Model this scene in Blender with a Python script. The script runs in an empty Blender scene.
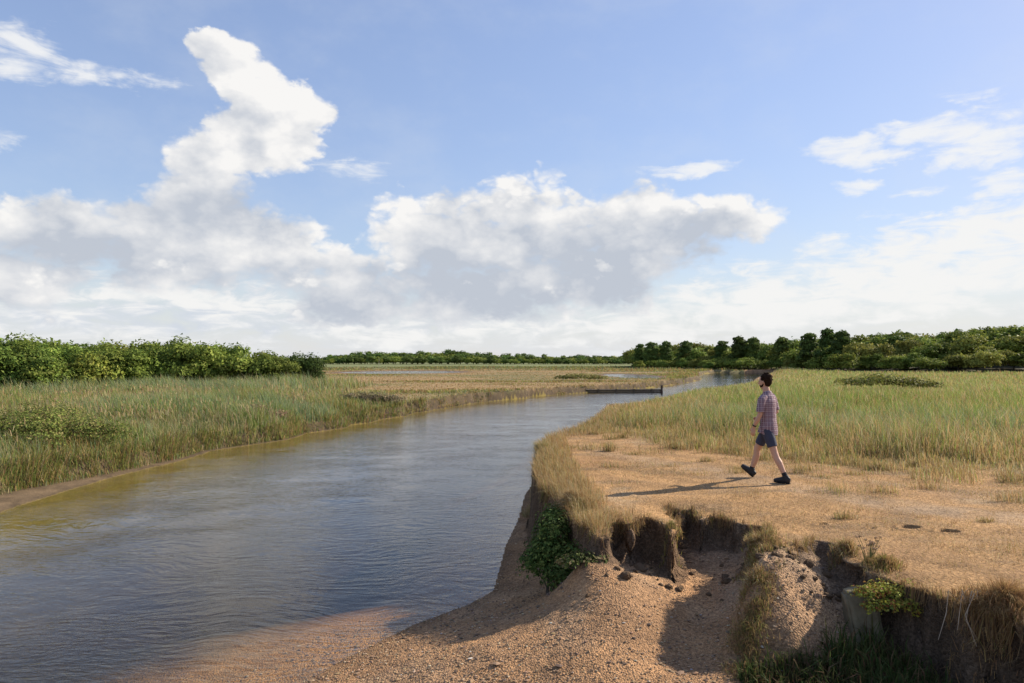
import bpy, math, random
import numpy as np
from mathutils import Vector, Matrix

random.seed(7)
RNG = np.random.default_rng(7)
scene = bpy.context.scene
COL = scene.collection

# ------------------------------------------------------------------ camera
F = 683.0
CAMZ = 3.25
PITCH = math.atan(18.5 / F)
cam_d = bpy.data.cameras.new("camera")
cam_d.sensor_width = 36.0
cam_d.lens = 36.0 * F / 1024.0
cam_d.clip_start = 0.05
cam_d.clip_end = 9000
cam = bpy.data.objects.new("camera", cam_d)
cam.location = (0, 0, CAMZ)
cam.rotation_euler = (math.pi / 2 + PITCH, 0, 0)
COL.objects.link(cam)
scene.camera = cam


def ray(px, py):
    dx, dz, dy = px - 512.0, 341.5 - py, F
    c, s = math.cos(PITCH), math.sin(PITCH)
    return np.array([dx, dy * c - dz * s, dy * s + dz * c])


def at(px, py, z=1.25):
    """the point of the level z seen in that direction from the camera's place"""
    r = ray(px, py)
    t = (z - CAMZ) / r[2]
    return (r[0] * t, r[1] * t)


def at_depth(px, D):
    return ((px - 512.0) / F * D, D)


# ------------------------------------------------------------------ numpy noise and distances
def _hash(ix, iy, seed):
    h = (ix.astype(np.int64) * 374761393 + iy.astype(np.int64) * 668265263 + seed * 1442695041) & 0xFFFFFFFF
    h = ((h ^ (h >> 13)) * 1274126177) & 0xFFFFFFFF
    h = (h ^ (h >> 16)) & 0xFFFFFFFF
    return h.astype(np.float64) / 4294967295.0


def vnoise(x, y, seed=0):
    ix, iy = np.floor(x), np.floor(y)
    fx, fy = x - ix, y - iy
    u, v = fx * fx * (3 - 2 * fx), fy * fy * (3 - 2 * fy)
    ix, iy = ix.astype(np.int64), iy.astype(np.int64)
    a, b = _hash(ix, iy, seed), _hash(ix + 1, iy, seed)
    c, d = _hash(ix, iy + 1, seed), _hash(ix + 1, iy + 1, seed)
    return (a * (1 - u) + b * u) * (1 - v) + (c * (1 - u) + d * u) * v


def fbm(x, y, freq, octs=4, seed=0, gain=0.5):
    """about -1..1"""
    s, a, t = 0.0, 1.0, 0.0
    for o in range(octs):
        s = s + a * (vnoise(x * freq, y * freq, seed + o * 17) - 0.5) * 2
        t += a
        a *= gain
        freq *= 2.03
    return s / t


def seg_dist(x, y, pts, closed):
    P = np.array(pts, float)
    Q = np.roll(P, -1, axis=0) if closed else P[1:]
    P = P if closed else P[:-1]
    best = np.full(x.shape, 1e18)
    for (ax, ay), (bx, by) in zip(P, Q):
        ex, ey = bx - ax, by - ay
        L = ex * ex + ey * ey + 1e-12
        t = np.clip(((x - ax) * ex + (y - ay) * ey) / L, 0, 1)
        d = (x - ax - t * ex) ** 2 + (y - ay - t * ey) ** 2
        np.minimum(best, d, out=best)
    return np.sqrt(best)


def inside(x, y, pts):
    P = np.array(pts, float)
    Q = np.roll(P, -1, axis=0)
    r = np.zeros(x.shape, bool)
    for (ax, ay), (bx, by) in zip(P, Q):
        c = ((ay > y) != (by > y)) & (x < (bx - ax) * (y - ay) / (by - ay + 1e-15) + ax)
        r ^= c
    return r


def sdf(x, y, pts):
    """positive inside"""
    return np.where(inside(x, y, pts), 1.0, -1.0) * seg_dist(x, y, pts, True)


def sstep(a, b, v):
    t = np.clip((v - a) / (b - a), 0, 1)
    return t * t * (3 - 2 * t)


# ------------------------------------------------------------------ plan of the place (metres; x to the east, y away, water at z = 0)
LEFT_EDGE = [(-9, -30), (-10.5, 3), (-10.9, 10), (-11.1, 13.4), (-11.3, 15), (-11.4, 17), (-11.6, 19.5), (-11.2, 22), (-10.6, 24.7), (-9.7, 27.4),
             (-8.5, 31.7), (-6.8, 38.3), (-4.8, 46), (-1.7, 53), (2.5, 62), (9, 70), (14.5, 77), (22.5, 92), (31, 112), (37, 135), (45, 160),
             (52, 175)]
RIGHT_EDGE = [(-5, -30), (-4.6, 1), (-3.2, 5.0), (-2.15, 6.85), (-1.80, 7.55), (-1.2, 8.5), (-0.6, 9.15), (-0.27, 9.7), (-0.2, 10.7), (-0.12, 12.0),
              (0.12, 14.0), (0.3, 16.5), (0.55, 18.2), (1.2, 20.0), (1.8, 21.9), (2.6, 25.8), (4.0, 33.3), (6.4, 42), (9.4, 48.5), (14.3, 57.5),
              (17.6, 63.5), (22, 71), (29, 87), (37, 105), (46, 128), (60, 160)]
def ragged(pts, amp, seed, step, y1):
    """a bank line broken into small bays and points"""
    out = []
    for (ax, ay), (bx, by) in zip(pts[:-1], pts[1:]):
        L = math.hypot(bx - ax, by - ay)
        k = max(1, int(L / step)) if 8 < ay < y1 else 1
        for i in range(k):
            t = i / k
            x, y = ax + (bx - ax) * t, ay + (by - ay) * t
            a = amp * min(1, max(0, (ay - 8) / 6)) if ay < y1 else 0
            x += a * float(fbm(np.array([x]), np.array([y]), .33, 3, seed)[0]) * 1.4
            y += a * float(fbm(np.array([x]), np.array([y]), .4, 3, seed + 9)[0])
            out.append((x, y))
    return out + [pts[-1]]


LEFT_EDGE = ragged(LEFT_EDGE, .75, 181, 1.3, 60)
RIVER = LEFT_EDGE + RIGHT_EDGE[::-1]
LIP_FAR = [(61.5, 158), (47.5, 127), (38.5, 104), (30.3, 86), (23.2, 70), (18.7, 62.5), (15.2, 56.6), (10.1, 47.6), (7.0, 41.5), (4.7, 33), (3.2, 25.5), (2.35, 21.5), (1.6, 19.6),
           (1.05, 17.8), (0.66, 15.8), (0.47, 14.2), (0.40, 12.6), (0.46, 11.2), (0.55, 10.4), (0.69, 9.7), (0.80, 8.9), (0.93, 8.45)]
LIP_NEAR = [at(601, 531), at(609, 524), at(617, 518), at(626, 520), at(631, 524), at(637, 517), at(650, 514), at(662, 520), at(671, 529), at(677, 519), at(668, 506),
            at(667, 502), at(678, 507), at(692, 504), at(700, 512), at(716, 510), at(735, 515), at(771, 520), at(766, 528),
            (2.74, 7.95), (2.72, 7.55), (2.95, 7.35), (3.2, 7.6), (3.48, 7.95), (3.60, 7.7), (3.44, 7.05), (3.50, 6.72), (3.62, 6.42),
            (3.70, 6.18), (3.76, 5.92), (3.82, 5.6), (4.05, 5.2), (4.8, 4.7), (9, 3.5), (16, -10), (24, -60)]
PLATEAU = LIP_FAR + LIP_NEAR + [(600, -60), (600, 900), (120, 900), (100, 300), (70, 190)]
FIELD = [(2.6, 26), (2.1, 21.5), (2.45, 20.2), (3.65, 17.1), (4.6, 15.2), (5.65, 13.7), (6.5, 12.7), (8.9, 12.0), (14, 11), (30, 7), (80, 0), (600, -20),
         (600, 800), (120, 800), (70, 190), (48, 127), (39, 104), (31, 86), (23.7, 70), (19.2, 62.5), (15.7, 56.6), (10.5, 47.6), (7.4, 41.5), (5.1, 33)]
WOOD = [(36, 235), (41, 206), (52, 190), (60, 165), (58, 140), (55, 113), (62, 101), (76, 98), (130, 90), (300, 60), (500, 400), (100, 460), (36, 330)]
POOLS = [((19.6, 114.0), 3.6, 14.0), ((-24, 150), 11.0, 15.0)]
SPUR = [((2.86, 7.62), 1.32), ((2.64, 7.1), 1.24), ((2.44, 6.72), 1.06), ((2.2, 6.35), 0.72), ((2.05, 6.0), 0.3)]
GULLY1 = [((3.0, 8.35), .64), ((2.62, 8.35), .56), ((2.25, 7.85), .52), ((1.9, 7.1), .48), ((1.6, 6.3), .42)]
GULLY2 = [((3.5, 7.95), .98), ((3.25, 7.2), 0.72), ((2.98, 6.5), 0.48), ((2.7, 5.8), 0.36), ((2.3, 5.0), 0.30)]
BURROWS = [(at(910, 527), .115, .22), (at(948, 532), .12, .22), (at(872, 527), .05, .05), (at(660, 470), .05, .04), (at(822, 522), .06, .05), (at(600, 488), .05, .03)]


def line_profile(x, y, line):
    """distance to a poly-line, the height along it, and the side (+ east)"""
    best = np.full(x.shape, 1e18)
    hz = np.zeros(x.shape)
    side = np.zeros(x.shape)
    for ((ax, ay), az), ((bx, by), bz) in zip(line[:-1], line[1:]):
        ex, ey = bx - ax, by - ay
        L = ex * ex + ey * ey
        t = np.clip(((x - ax) * ex + (y - ay) * ey) / L, 0, 1)
        d = (x - ax - t * ex) ** 2 + (y - ay - t * ey) ** 2
        m = d < best
        best = np.where(m, d, best)
        hz = np.where(m, az + (bz - az) * t, hz)
        side = np.where(m, np.sign(-(ex * (y - ay) - ey * (x - ax))) * -1, side)
    return np.sqrt(best), hz, side


def fields(x, y):
    """every plan distance the ground and the plants need"""
    r = np.hypot(x, y)
    f = {}
    dl, dr = seg_dist(x, y, LEFT_EDGE, False), seg_dist(x, y, RIGHT_EDGE, False)
    inw = inside(x, y, RIVER)
    k = np.clip(r / 30, 0.5, 2.5)
    f['shore'] = np.where(inw, -1, 1) * np.minimum(dl, dr)
    f['left'] = (dl < dr)
    f['river'] = inw
    f['dl'], f['dr'] = dl, dr
    sp = sdf(x, y, PLATEAU)
    near = np.exp(-(r / 26) ** 2)
    f['sp_raw'] = sp
    f['sp'] = sp + near * (0.08 * fbm(x, y, 2.6, 4, 11) + 0.075 * (np.abs(fbm(x, y, 5.5, 3, 14)) * 2 - .45) + 0.04 * fbm(x, y, 14, 3, 12)) + (1 - near) * 0.35 * fbm(x, y, 0.5, 3, 13)
    return f


def west_d(x, y, f):
    return f['dl'] + (0.45 * fbm(x, y, 0.45, 4, 41) + 0.14 * fbm(x, y, 2.2, 3, 42)) * sstep(0.0, 0.5, f['dl']) * (1 + .8 * sstep(30, 50, y))


def west_ledge(y):
    return np.interp(y, [0, 14, 19, 26, 36], [2.2, 1.5, .55, .16, .06])


def ground(x, y, f=None):
    x, y = np.asarray(x, float), np.asarray(y, float)
    f = f or fields(x, y)
    r = np.hypot(x, y)
    sh = f['shore']
    # ---- east side: shingle rising from the water to the foot of the bank
    s = np.maximum(sh, 0)
    bz = 0.10 * s + 0.085 * s ** 2
    bz = 0.86 * (1 - np.exp(-bz / 0.86 * 1.12))
    bz = bz * (1 - 0.45 * sstep(7.2, 5.4, y) * sstep(0.0, 2.0, s))
    bz = bz + 0.24 * np.exp(-np.maximum(-f['sp'], 0) / 0.5) * sstep(0.6, 2.0, s)
    bz = bz + 0.025 * fbm(x, y, 1.6, 4, 21) * sstep(0.1, 0.8, s) + 0.012 * fbm(x, y, 9, 3, 22) * sstep(0, .4, s)
    m0 = r < 14
    q = ((x - 1.3) / .75) ** 2 + ((y - 7.85) / .8) ** 2
    bz = np.where(m0, bz + np.maximum(.83 - bz, 0) * np.exp(-q), bz)
    q = ((x - .98) / .30) ** 2 + ((y - 7.95) / .42) ** 2
    bz = np.where(m0, bz + np.maximum(.93 - bz, 0) * np.exp(-q), bz)
    low2 = sstep(1.4, 2.2, x) * sstep(6.7, 6.0, y)
    bz = bz + (0.27 - bz) * low2 * .9
    low = sstep(2.35, 3.0, x) * sstep(7.0, 6.4, y)
    bz = bz + (0.40 - bz) * low * .9
    g, gz, gs = line_profile(x, y, GULLY1)
    bz = np.where(m0, bz + (np.minimum(gz + 0.15 * g, 1.25) - bz) * np.exp(-(g / 0.62) ** 2), bz)
    g, gz, gs = line_profile(x, y, GULLY2)
    m = (r < 14)
    bz = np.where(m, bz + (np.minimum(gz + 0.25 * g, 1.25) - bz) * np.exp(-(g / 0.75) ** 2), bz)
    d, rz, sd = line_profile(x, y, SPUR)
    wl = 0.20 + 0.05 * fbm(x, y, 4, 2, 5)
    wr = 0.62 + 0.1 * fbm(x, y, 2, 2, 6)
    east = x > np.interp(y, [6.0, 6.3, 6.72, 7.1, 7.62], [2.0, 2.15, 2.40, 2.62, 2.86])
    prof = np.where(east, np.exp(-(d / wr) ** 2), np.exp(-(d / wl) ** 2.6))
    spz = rz + 0.07 * fbm(x, y, 3.5, 4, 7)
    bz = np.where(m, np.maximum(bz, bz + (spz - bz) * prof), bz)
    # ---- plateau
    pz = 1.25 + 0.045 * fbm(x, y, 0.35, 3, 31) + 0.018 * fbm(x, y, 2.2, 4, 32)
    near = np.exp(-(r / 22) ** 2)
    lipdrop = np.exp(-np.maximum(f['sp'], 0) / 0.45) * near
    pz = pz - 0.10 * lipdrop * (0.6 + 0.8 * fbm(x, y, 1.3, 2, 33))
    pz = pz - 0.85 * sstep(24, 48, y) * np.exp(-np.maximum(f['sp'], 0) / 7)
    wood = sdf(x, y, WOOD)
    az = x / np.maximum(y, 1) * F + 512
    pz = pz + np.clip(0.07 * wood, 0, 6.0) * (0.12 + 0.88 * sstep(740, 960, az)) * sstep(-1, 4, wood)
    for (bx, by), rad, dep in BURROWS:
        q = np.hypot(x - bx, (y - by) * 1.3)
        pz = pz - dep * sstep(rad, rad * .55, q + 0.02 * fbm(x, y, 18, 2, 9)) + 0.02 * np.exp(-((q - rad * 1.3) / .04) ** 2)
    w = 0.15 + 0.05 * fbm(x, y, 1.7, 3, 35)
    w = np.where(r > 30, 0.4, w)
    t = np.clip((f['sp'] + w) / w, 0, 1)
    tt = t * t * (3 - 2 * t)
    east_z = np.maximum(bz, 0.0) * (1 - tt) + np.maximum(pz, bz) * tt
    east_z = east_z + near * 0.12 * np.sin(np.pi * tt) * fbm(x, y, 8, 4, 36)
    rub = near * np.exp(-np.maximum(-f['sp'] - .15, 0) / .28) * sstep(-.12, -.2, f['sp'])
    east_z = east_z + rub * (.06 * np.abs(fbm(x, y, 5, 4, 37)) + .03 * fbm(x, y, 16, 3, 38))
    # ---- west side: narrow mud ledge, low scarp, marsh
    d = west_d(x, y, f)
    ledge = np.interp(y, [0, 14, 19, 26, 36], [2.2, 1.5, .55, .16, .06])
    top = np.interp(y, [0, 20, 40, 70, 120], [0.85, 0.8, 0.75, 0.66, 0.62])
    lz = 0.015 + 0.06 * d
    st = .5 * sstep(0, .28, d - ledge) + .5 * np.interp(y, [0, 30, 50], [0, .0, 1]) * sstep(0, .35, d - ledge) + .5 * np.interp(y, [0, 30, 50], [1, 1, 0]) * sstep(.1, 4.5, d - ledge)
    topn = top + 0.06 * fbm(x, y, 0.22, 4, 43) + 0.03 * fbm(x, y, 1.5, 3, 44)
    west_z = lz * (1 - st) + topn * st
    for (cx, cy), rx, ry in POOLS:
        q = np.sqrt(((x - cx) / rx) ** 2 + ((y - cy) / ry) ** 2) + 0.25 * fbm(x, y, 0.4, 3, 45)
        west_z = np.where(q < 1.5, west_z * sstep(.85, 1.35, q) + 0.49 * (1 - sstep(.85, 1.35, q)), west_z)
    far = sstep(150, 320, r)
    west_z = west_z + far * 0.5
    land = np.where(f['left'], west_z, east_z)
    # ---- river bed
    dd = np.maximum(-sh, 0)
    bed_e = -0.075 * dd - 0.02 * dd ** 2
    bed_w = -0.02 * f['dl'] - 0.012 * f['dl'] ** 2
    bed_e = -np.interp(y, [8.3, 10.5], [.034, .22]) * f['dr'] - 0.014 * f['dr'] ** 2
    bed = np.maximum(np.maximum(bed_w, bed_e), -1.1) - 0.012
    bed = bed + 0.02 * fbm(x, y, 1.2, 3, 51) * sstep(0.1, 1.5, dd)
    return np.where(f['river'], bed, np.maximum(land, 0.004))


# ------------------------------------------------------------------ helpers for objects and materials
def put(o, parent=None):
    COL.objects.link(o)
    if parent:
        o.parent = parent
    return o


def tag(o, label=None, cat=None, group=None, kind=None):
    if label: o["label"] = label
    if cat: o["category"] = cat
    if group: o["group"] = group
    if kind: o["kind"] = kind
    return o


def mesh_np(name, V, faces, mats=(), colors=None, smooth=False, vnorm=None):
    """V (n,3); faces: list of int arrays, each (m, k)"""
    me = bpy.data.meshes.new(name)
    V = np.ascontiguousarray(V, dtype=np.float32)
    me.vertices.add(len(V))
    me.vertices.foreach_set("co", V.ravel())
    fs = [np.asarray(f, dtype=np.int32) for f in faces if len(f)]
    loops = np.concatenate([f.ravel() for f in fs])
    tot = np.concatenate([np.full(len(f), f.shape[1], np.int32) for f in fs])
    start = np.concatenate([[0], np.cumsum(tot)[:-1]]).astype(np.int32)
    me.loops.add(len(loops))
    me.loops.foreach_set("vertex_index", loops)
    me.polygons.add(len(tot))
    me.polygons.foreach_set("loop_start", start)
    me.polygons.foreach_set("loop_total", tot)
    me.polygons.foreach_set("use_smooth", np.full(len(tot), bool(smooth)))
    for k, c in (colors or {}).items():
        a = me.color_attributes.new(k, 'FLOAT_COLOR', 'POINT')
        c = np.concatenate([c, np.ones((len(c), 1))], axis=1) if c.shape[1] == 3 else c
        a.data.foreach_set("color", np.ascontiguousarray(c, dtype=np.float32).ravel())
    me.update(calc_edges=True)
    me.validate()
    for m in mats:
        me.materials.append(m)
    return me


def obj(name, me, parent=None):
    return put(bpy.data.objects.new(name, me), parent)


def empty(name, loc, rz=0.0, s=1.0):
    o = bpy.data.objects.new(name, None)
    o.empty_display_size = 0.2
    o.location = loc
    o.rotation_euler = (0, 0, rz)
    o.scale = (s, s, s) if np.isscalar(s) else s
    return put(o)


class NT:
    def __init__(self, tree):
        self.t = tree
        self.n, self.l = tree.nodes, tree.links

    def __call__(self, kind, **kw):
        nd = self.n.new(kind)
        ins = kw.pop('ins', {})
        for k, v in kw.items():
            setattr(nd, k, v)
        for k, v in ins.items():
            s = nd.inputs[k]
            if hasattr(v, 'is_output') or isinstance(v, bpy.types.NodeSocket):
                self.l.new(v, s)
            else:
                s.default_value = v
        return nd

    def math(self, op, a, b=None, c=None, clamp=False):
        nd = self.n.new('ShaderNodeMath')
        nd.operation = op
        nd.use_clamp = clamp
        for i, v in enumerate((a, b, c)):
            if v is None: continue
            if isinstance(v, bpy.types.NodeSocket): self.l.new(v, nd.inputs[i])
            else: nd.inputs[i].default_value = v
        return nd.outputs[0]

    def vmath(self, op, a, b=None, c=None, out=0):
        nd = self.n.new('ShaderNodeVectorMath')
        nd.operation = op
        for i, v in enumerate((a, b, c)):
            if v is None: continue
            if isinstance(v, bpy.types.NodeSocket): self.l.new(v, nd.inputs[i])
            else: nd.inputs[i].default_value = v
        return nd.outputs[out]

    def noise(self, vec, scale, detail=3, rough=0.5, dist=0.0):
        return self('ShaderNodeTexNoise', ins={'Vector': vec, 'Scale': scale, 'Detail': detail, 'Roughness': rough, 'Distortion': dist}).outputs[0]

    def mix(self, fac, a, b, kind='MIX'):
        nd = self.n.new('ShaderNodeMix')
        nd.data_type = 'RGBA'
        nd.blend_type = kind
        for i, v in ((0, fac), (6, a), (7, b)):
            if isinstance(v, bpy.types.NodeSocket): self.l.new(v, nd.inputs[i])
            else: nd.inputs[i].default_value = v if i == 0 or len(v) == 4 else (*v, 1)
        return nd.outputs[2]

    def ss(self, v, a, b, lo=0.0, hi=1.0):
        nd = self('ShaderNodeMapRange', interpolation_type='SMOOTHSTEP', ins={'Value': v, 'From Min': a, 'From Max': b, 'To Min': lo, 'To Max': hi})
        return nd.outputs[0]


def material(name):
    m = bpy.data.materials.new(name)
    m.use_nodes = True
    m.node_tree.nodes.clear()
    n = NT(m.node_tree)
    out = n('ShaderNodeOutputMaterial')
    return m, n, out


def plain(name, col, rough=0.8, var=0.25, scale=40, bump=0.2, spec=0.3):
    m, n, out = material(name)
    co = n('ShaderNodeTexCoord').outputs['Object']
    no = n.noise(co, scale, 4, .6)
    c = n.mix(no, [v * (1 - var) for v in col], [min(1, v * (1 + var)) for v in col])
    bp = n('ShaderNodeBump', ins={'Height': no, 'Strength': bump, 'Distance': 0.02})
    b = n('ShaderNodeBsdfPrincipled', ins={'Base Color': c, 'Roughness': rough, 'Specular IOR Level': spec, 'Normal': bp.outputs[0]})
    n.l.new(b.outputs[0], out.inputs[0])
    return m


def leaf_material(name, trans=0.35, hue=None, rough=0.6, randomize=0.0, spec=0.1):
    """plant matter coloured by the per-leaf tint stored with the mesh"""
    m, n, out = material(name)
    c = n('ShaderNodeVertexColor', layer_name='tint').outputs[0]
    if randomize:
        rnd = n('ShaderNodeObjectInfo').outputs['Random']
        h = n.math('MULTIPLY_ADD', rnd, 0.03, 0.49)
        r2 = n.math('FRACT', n.math('MULTIPLY', rnd, 17.31))
        v = n.math('MULTIPLY_ADD', r2, randomize, 1 - randomize / 2)
        c = n('ShaderNodeHueSaturation', ins={'Hue': h, 'Value': v, 'Color': c}).outputs[0]
    b = n('ShaderNodeBsdfPrincipled', ins={'Base Color': c, 'Roughness': rough, 'Specular IOR Level': spec})
    t = n('ShaderNodeBsdfTranslucent', ins={'Color': c})
    mx = n('ShaderNodeMixShader', ins={0: trans, 1: b.outputs[0], 2: t.outputs[0]})
    n.l.new(mx.outputs[0], out.inputs[0])
    return m


M_REED = leaf_material('reed_leaf', 0.48)
M_DRY = leaf_material('dry_grass_blade', 0.35, rough=.7)
M_CROWN = leaf_material('tree_leaf', 0.3, randomize=0.6)
M_BUSH = leaf_material('bush_leaf', 0.3)
M_BARK = plain('bark', (.09, .07, .05), .9, .4, 8, .6)

# ------------------------------------------------------------------ the ground sheet
PATH = [(1.7, 15.8), (2.3, 14.4), (3.5, 12.6), (4.3, 10.9), (5.0, 9.7), (6.6, 8.5), (9.5, 7.4), (14, 6)]


def path_worn(x, y):
    d = seg_dist(x, y, PATH, False) + .22 * fbm(x, y, 1.3, 4, 171)
    return sstep(.62, .15, d) * (.55 + .45 * sstep(-.3, .2, fbm(x, y, 2.5, 3, 172)))


def build_ground():
    th = np.concatenate([np.arange(-180, -56, 2.5), np.arange(-56, -44, .5), np.arange(-44, 44, .14), np.arange(44, 56, .5), np.arange(56, 180, 2.5)])
    th = np.radians(th)
    rr = [2.2]
    while rr[-1] < 95: rr.append(rr[-1] * (1.0042 if rr[-1] < 16 else 1.0075))
    while rr[-1] < 5000: rr.append(rr[-1] * (1.014 if rr[-1] < 300 else 1.06))
    rr = np.array(rr)
    R, T = np.meshgrid(rr, th, indexing='ij')
    x, y = (R * np.sin(T)).ravel(), (R * np.cos(T)).ravel()
    f = fields(x, y)
    z = ground(x, y, f)
    # undercut: pull the middle of the bank's face inwards, under its turf
    m = (R.ravel() < 22) & (np.abs(f['sp']) < 0.4) & (~f['left'])
    xi, yi = x[m], y[m]
    e = 0.02
    gx = (sdf(xi + e, yi, PLATEAU) - sdf(xi - e, yi, PLATEAU)) / (2 * e)
    gy = (sdf(xi, yi + e, PLATEAU) - sdf(xi, yi - e, PLATEAU)) / (2 * e)
    t = np.clip((f['sp'][m] + 0.15) / 0.15, 0, 1)
    a = 0.17 * np.sin(np.pi * np.clip(t * 1.12 - .02, 0, 1)) * np.clip(z[m] / .6, 0, 1) * (0.55 + 0.8 * fbm(xi, yi, 3.5, 3, 61))
    x, y = x.copy(), y.copy()
    a = a * (0.35 + .65 * sstep(1.25, 1.5, xi))
    x[m] += gx * a
    y[m] += gy * a
    nr, nt = R.shape
    V = np.stack([x, y, z], 1)
    i = np.arange((nr - 1) * nt).reshape(nr - 1, nt)
    j = np.roll(i, -1, axis=1)
    q = np.stack([i, i + nt, j + nt, j], -1).reshape(-1, 4)
    V = np.vstack([V, [[0, 0, float(ground(np.array([0.]), np.array([0.]))[0])]]])
    c = len(V) - 1
    k = np.arange(nt)
    tri = np.stack([np.full(nt, c), k, np.roll(k, -1)], -1)
    # what the ground is made of, zone by zone, plus painted shade below the bank
    r = R.ravel()
    n1, n2 = fbm(x, y, .6, 4, 71), fbm(x, y, 3.0, 4, 72)
    straw = np.array([.365, .218, .10]); soil = np.array([.125, .088, .058]); shingle = np.array([.345, .203, .102]); mud = np.array([.17, .12, .07])
    peat = np.array([.075, .055, .034]); green = np.array([.12, .125, .05]); tan = np.array([.30, .21, .105]); bed = np.array([.36, .2, .078]); weed = np.array([.22, .17, .045])
    C = np.zeros((len(x), 3))
    sp = f['sp']
    plate = sstep(-.03, .05, sp)[:, None]
    bare = sstep(.0, .5, n1 + .5 * n2 - .12)[:, None]
    col_p = straw * (1 - .6 * bare) + np.array([.36, .27, .17]) * .6 * bare
    rust = sstep(.05, .45, fbm(x * .6, y, 1.0, 4, 77))[:, None]
    col_p = col_p * (1 - .55 * rust) + np.array([.26, .15, .075]) * .55 * rust
    trod = sstep(.1, .5, fbm(x * .5, y, 2.4, 3, 78))[:, None]
    col_p = col_p * (1 - .5 * trod) + np.array([.2, .14, .085]) * .5 * trod
    walk = path_worn(x, y)[:, None]
    col_p = col_p * (1 - .6 * walk) + np.array([.33, .235, .15]) * .6 * walk
    fld = sstep(-.6, 1.5, sdf(x, y, FIELD) + n1)[:, None]
    col_p = col_p * (1 - fld) + (np.array([.22, .19, .08])) * fld
    wd = sstep(-2, 3, sdf(x, y, WOOD))[:, None]
    col_p = col_p * (1 - wd) + np.array([.06, .055, .03]) * wd
    lump = sstep(-.2, .4, n2)[:, None]
    col_b = shingle * (1 - .2 * lump) + np.array([.22, .15, .095]) * .2 * lump
    grey = (np.exp(-np.maximum(-sp, 0) / .55) * sstep(-.3, .4, n1 + .4))[:, None] * sstep(2.0, 2.5, x)[:, None]
    col_b = col_b * (1 - .8 * grey) + np.array([.30, .245, .18]) * .8 * grey
    damp = sstep(.0, .4, fbm(x, y, .9, 4, 79))[:, None]
    col_b = col_b * (1 - .28 * damp) + np.array([.21, .135, .08]) * .28 * damp
    sand = sstep(.05, .45, fbm(x * 1.3, y, 1.5, 4, 80))[:, None]
    col_b = col_b * (1 - .4 * sand) + np.array([.40, .27, .16]) * .4 * sand
    peat_shade = np.maximum(sstep(2.9, 3.5, x) * sstep(6.9, 6.3, y), sstep(1.7, 2.5, x) * sstep(6.45, 6.0, y))[:, None]  # dark peaty soil that also paints in the shadow below bank and spur
    col_b = col_b * (1 - .75 * peat_shade) + np.array([.06, .045, .032]) * .75 * peat_shade
    soil = np.array([.10, .07, .047]) * (1 + .5 * fbm(x, y, 6, 3, 85))[:, None]
    face = (sstep(-.24, -.12, sp) * sstep(.03, -.03, sp))[:, None]
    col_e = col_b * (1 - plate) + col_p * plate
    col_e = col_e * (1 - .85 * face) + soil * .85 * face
    d = west_d(x, y, f)
    ledge = np.interp(y, [0, 14, 19, 26, 36], [2.2, 1.5, .55, .16, .06])
    onw = sstep(0, .6, d - ledge)[:, None]
    marsh = sstep(25, 60, y)[:, None]
    pat = sstep(-.15, .35, fbm(x * .35, y, .11, 4, 75))[:, None]
    pat2 = sstep(.0, .4, fbm(x * .3, y, .16, 4, 76))[:, None]
    col_m = tan * (1 - pat) + np.array([.17, .14, .065]) * pat
    col_m = col_m * (1 - .7 * pat2) + np.array([.13, .14, .06]) * .7 * pat2
    col_w = np.array([.15, .135, .06]) * (1 - marsh) + col_m * marsh
    scarp = (sstep(-.4, .05, d - ledge) * sstep(.75, .2, d - ledge))[:, None]
    mudc = mud * (1 - .3 * sstep(0, .4, n2)[:, None])
    col_w = mudc * (1 - onw) + col_w * onw
    col_w = col_w * (1 - .8 * scarp) + peat * .8 * scarp
    for (cx, cy), rx, ry in POOLS:
        qq = np.sqrt(((x - cx) / rx) ** 2 + ((y - cy) / ry) ** 2)
        w = sstep(1.7, 1.1, qq)[:, None]
        col_w = col_w * (1 - w) + np.array([.12, .08, .06]) * w
    far = sstep(170, 230, r)[:, None]
    col_w = col_w * (1 - far) + np.array([.17, .19, .08]) * far
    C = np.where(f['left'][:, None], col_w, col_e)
    b_w = weed * sstep(3.5, 1, f['dl'])[:, None] + np.array([.075, .06, .028]) * (1 - sstep(3.5, 1, f['dl'])[:, None])
    b_e = bed * sstep(2.6, .5, f['dr'])[:, None] + np.array([.06, .05, .028]) * (1 - sstep(2.6, .5, f['dr'])[:, None])
    hw = sstep(-1.5, 1.5, f['dr'] - f['dl'])[:, None]
    C = np.where(f['river'][:, None], b_w * hw + b_e * (1 - hw), C)
    wet = (np.exp(-np.maximum(f['shore'], 0) / .22) * (~f['river']))[:, None]
    C = C * (1 - .35 * wet)
    C = np.vstack([C, C[:1]])
    rough = np.zeros((len(V), 3))
    rough[:-1, 0] = np.where(f['left'], 0, 1 - plate[:, 0])       # shingle
    rough[:-1, 1] = np.where(f['left'], 0, plate[:, 0])           # turf
    m, n, out = material('ground_surface')
    c = n('ShaderNodeVertexColor', layer_name='soil').outputs[0]
    mk = n('ShaderNodeSeparateColor', ins={0: n('ShaderNodeVertexColor', layer_name='kind_of_ground').outputs[0]})
    pos = n('ShaderNodeNewGeometry').outputs['Position']
    big = n.noise(pos, 1.7, 5, .6)
    fine = n.noise(pos, 26, 4, .65)
    vor = n('ShaderNodeTexVoronoi', feature='F1', ins={'Vector': pos, 'Scale': 52, 'Randomness': 1})
    stone = n('ShaderNodeSeparateColor', ins={0: vor.outputs['Color']}).outputs[0]
    blade = n.noise(n.vmath('MULTIPLY', pos, (70, 18, 40)), 1.0, 3, .6)
    c = n.mix(1.0, c, n.mix(n.ss(big, .3, .7), (.78, .78, .80), (1.2, 1.18, 1.15)), 'MULTIPLY')
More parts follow.
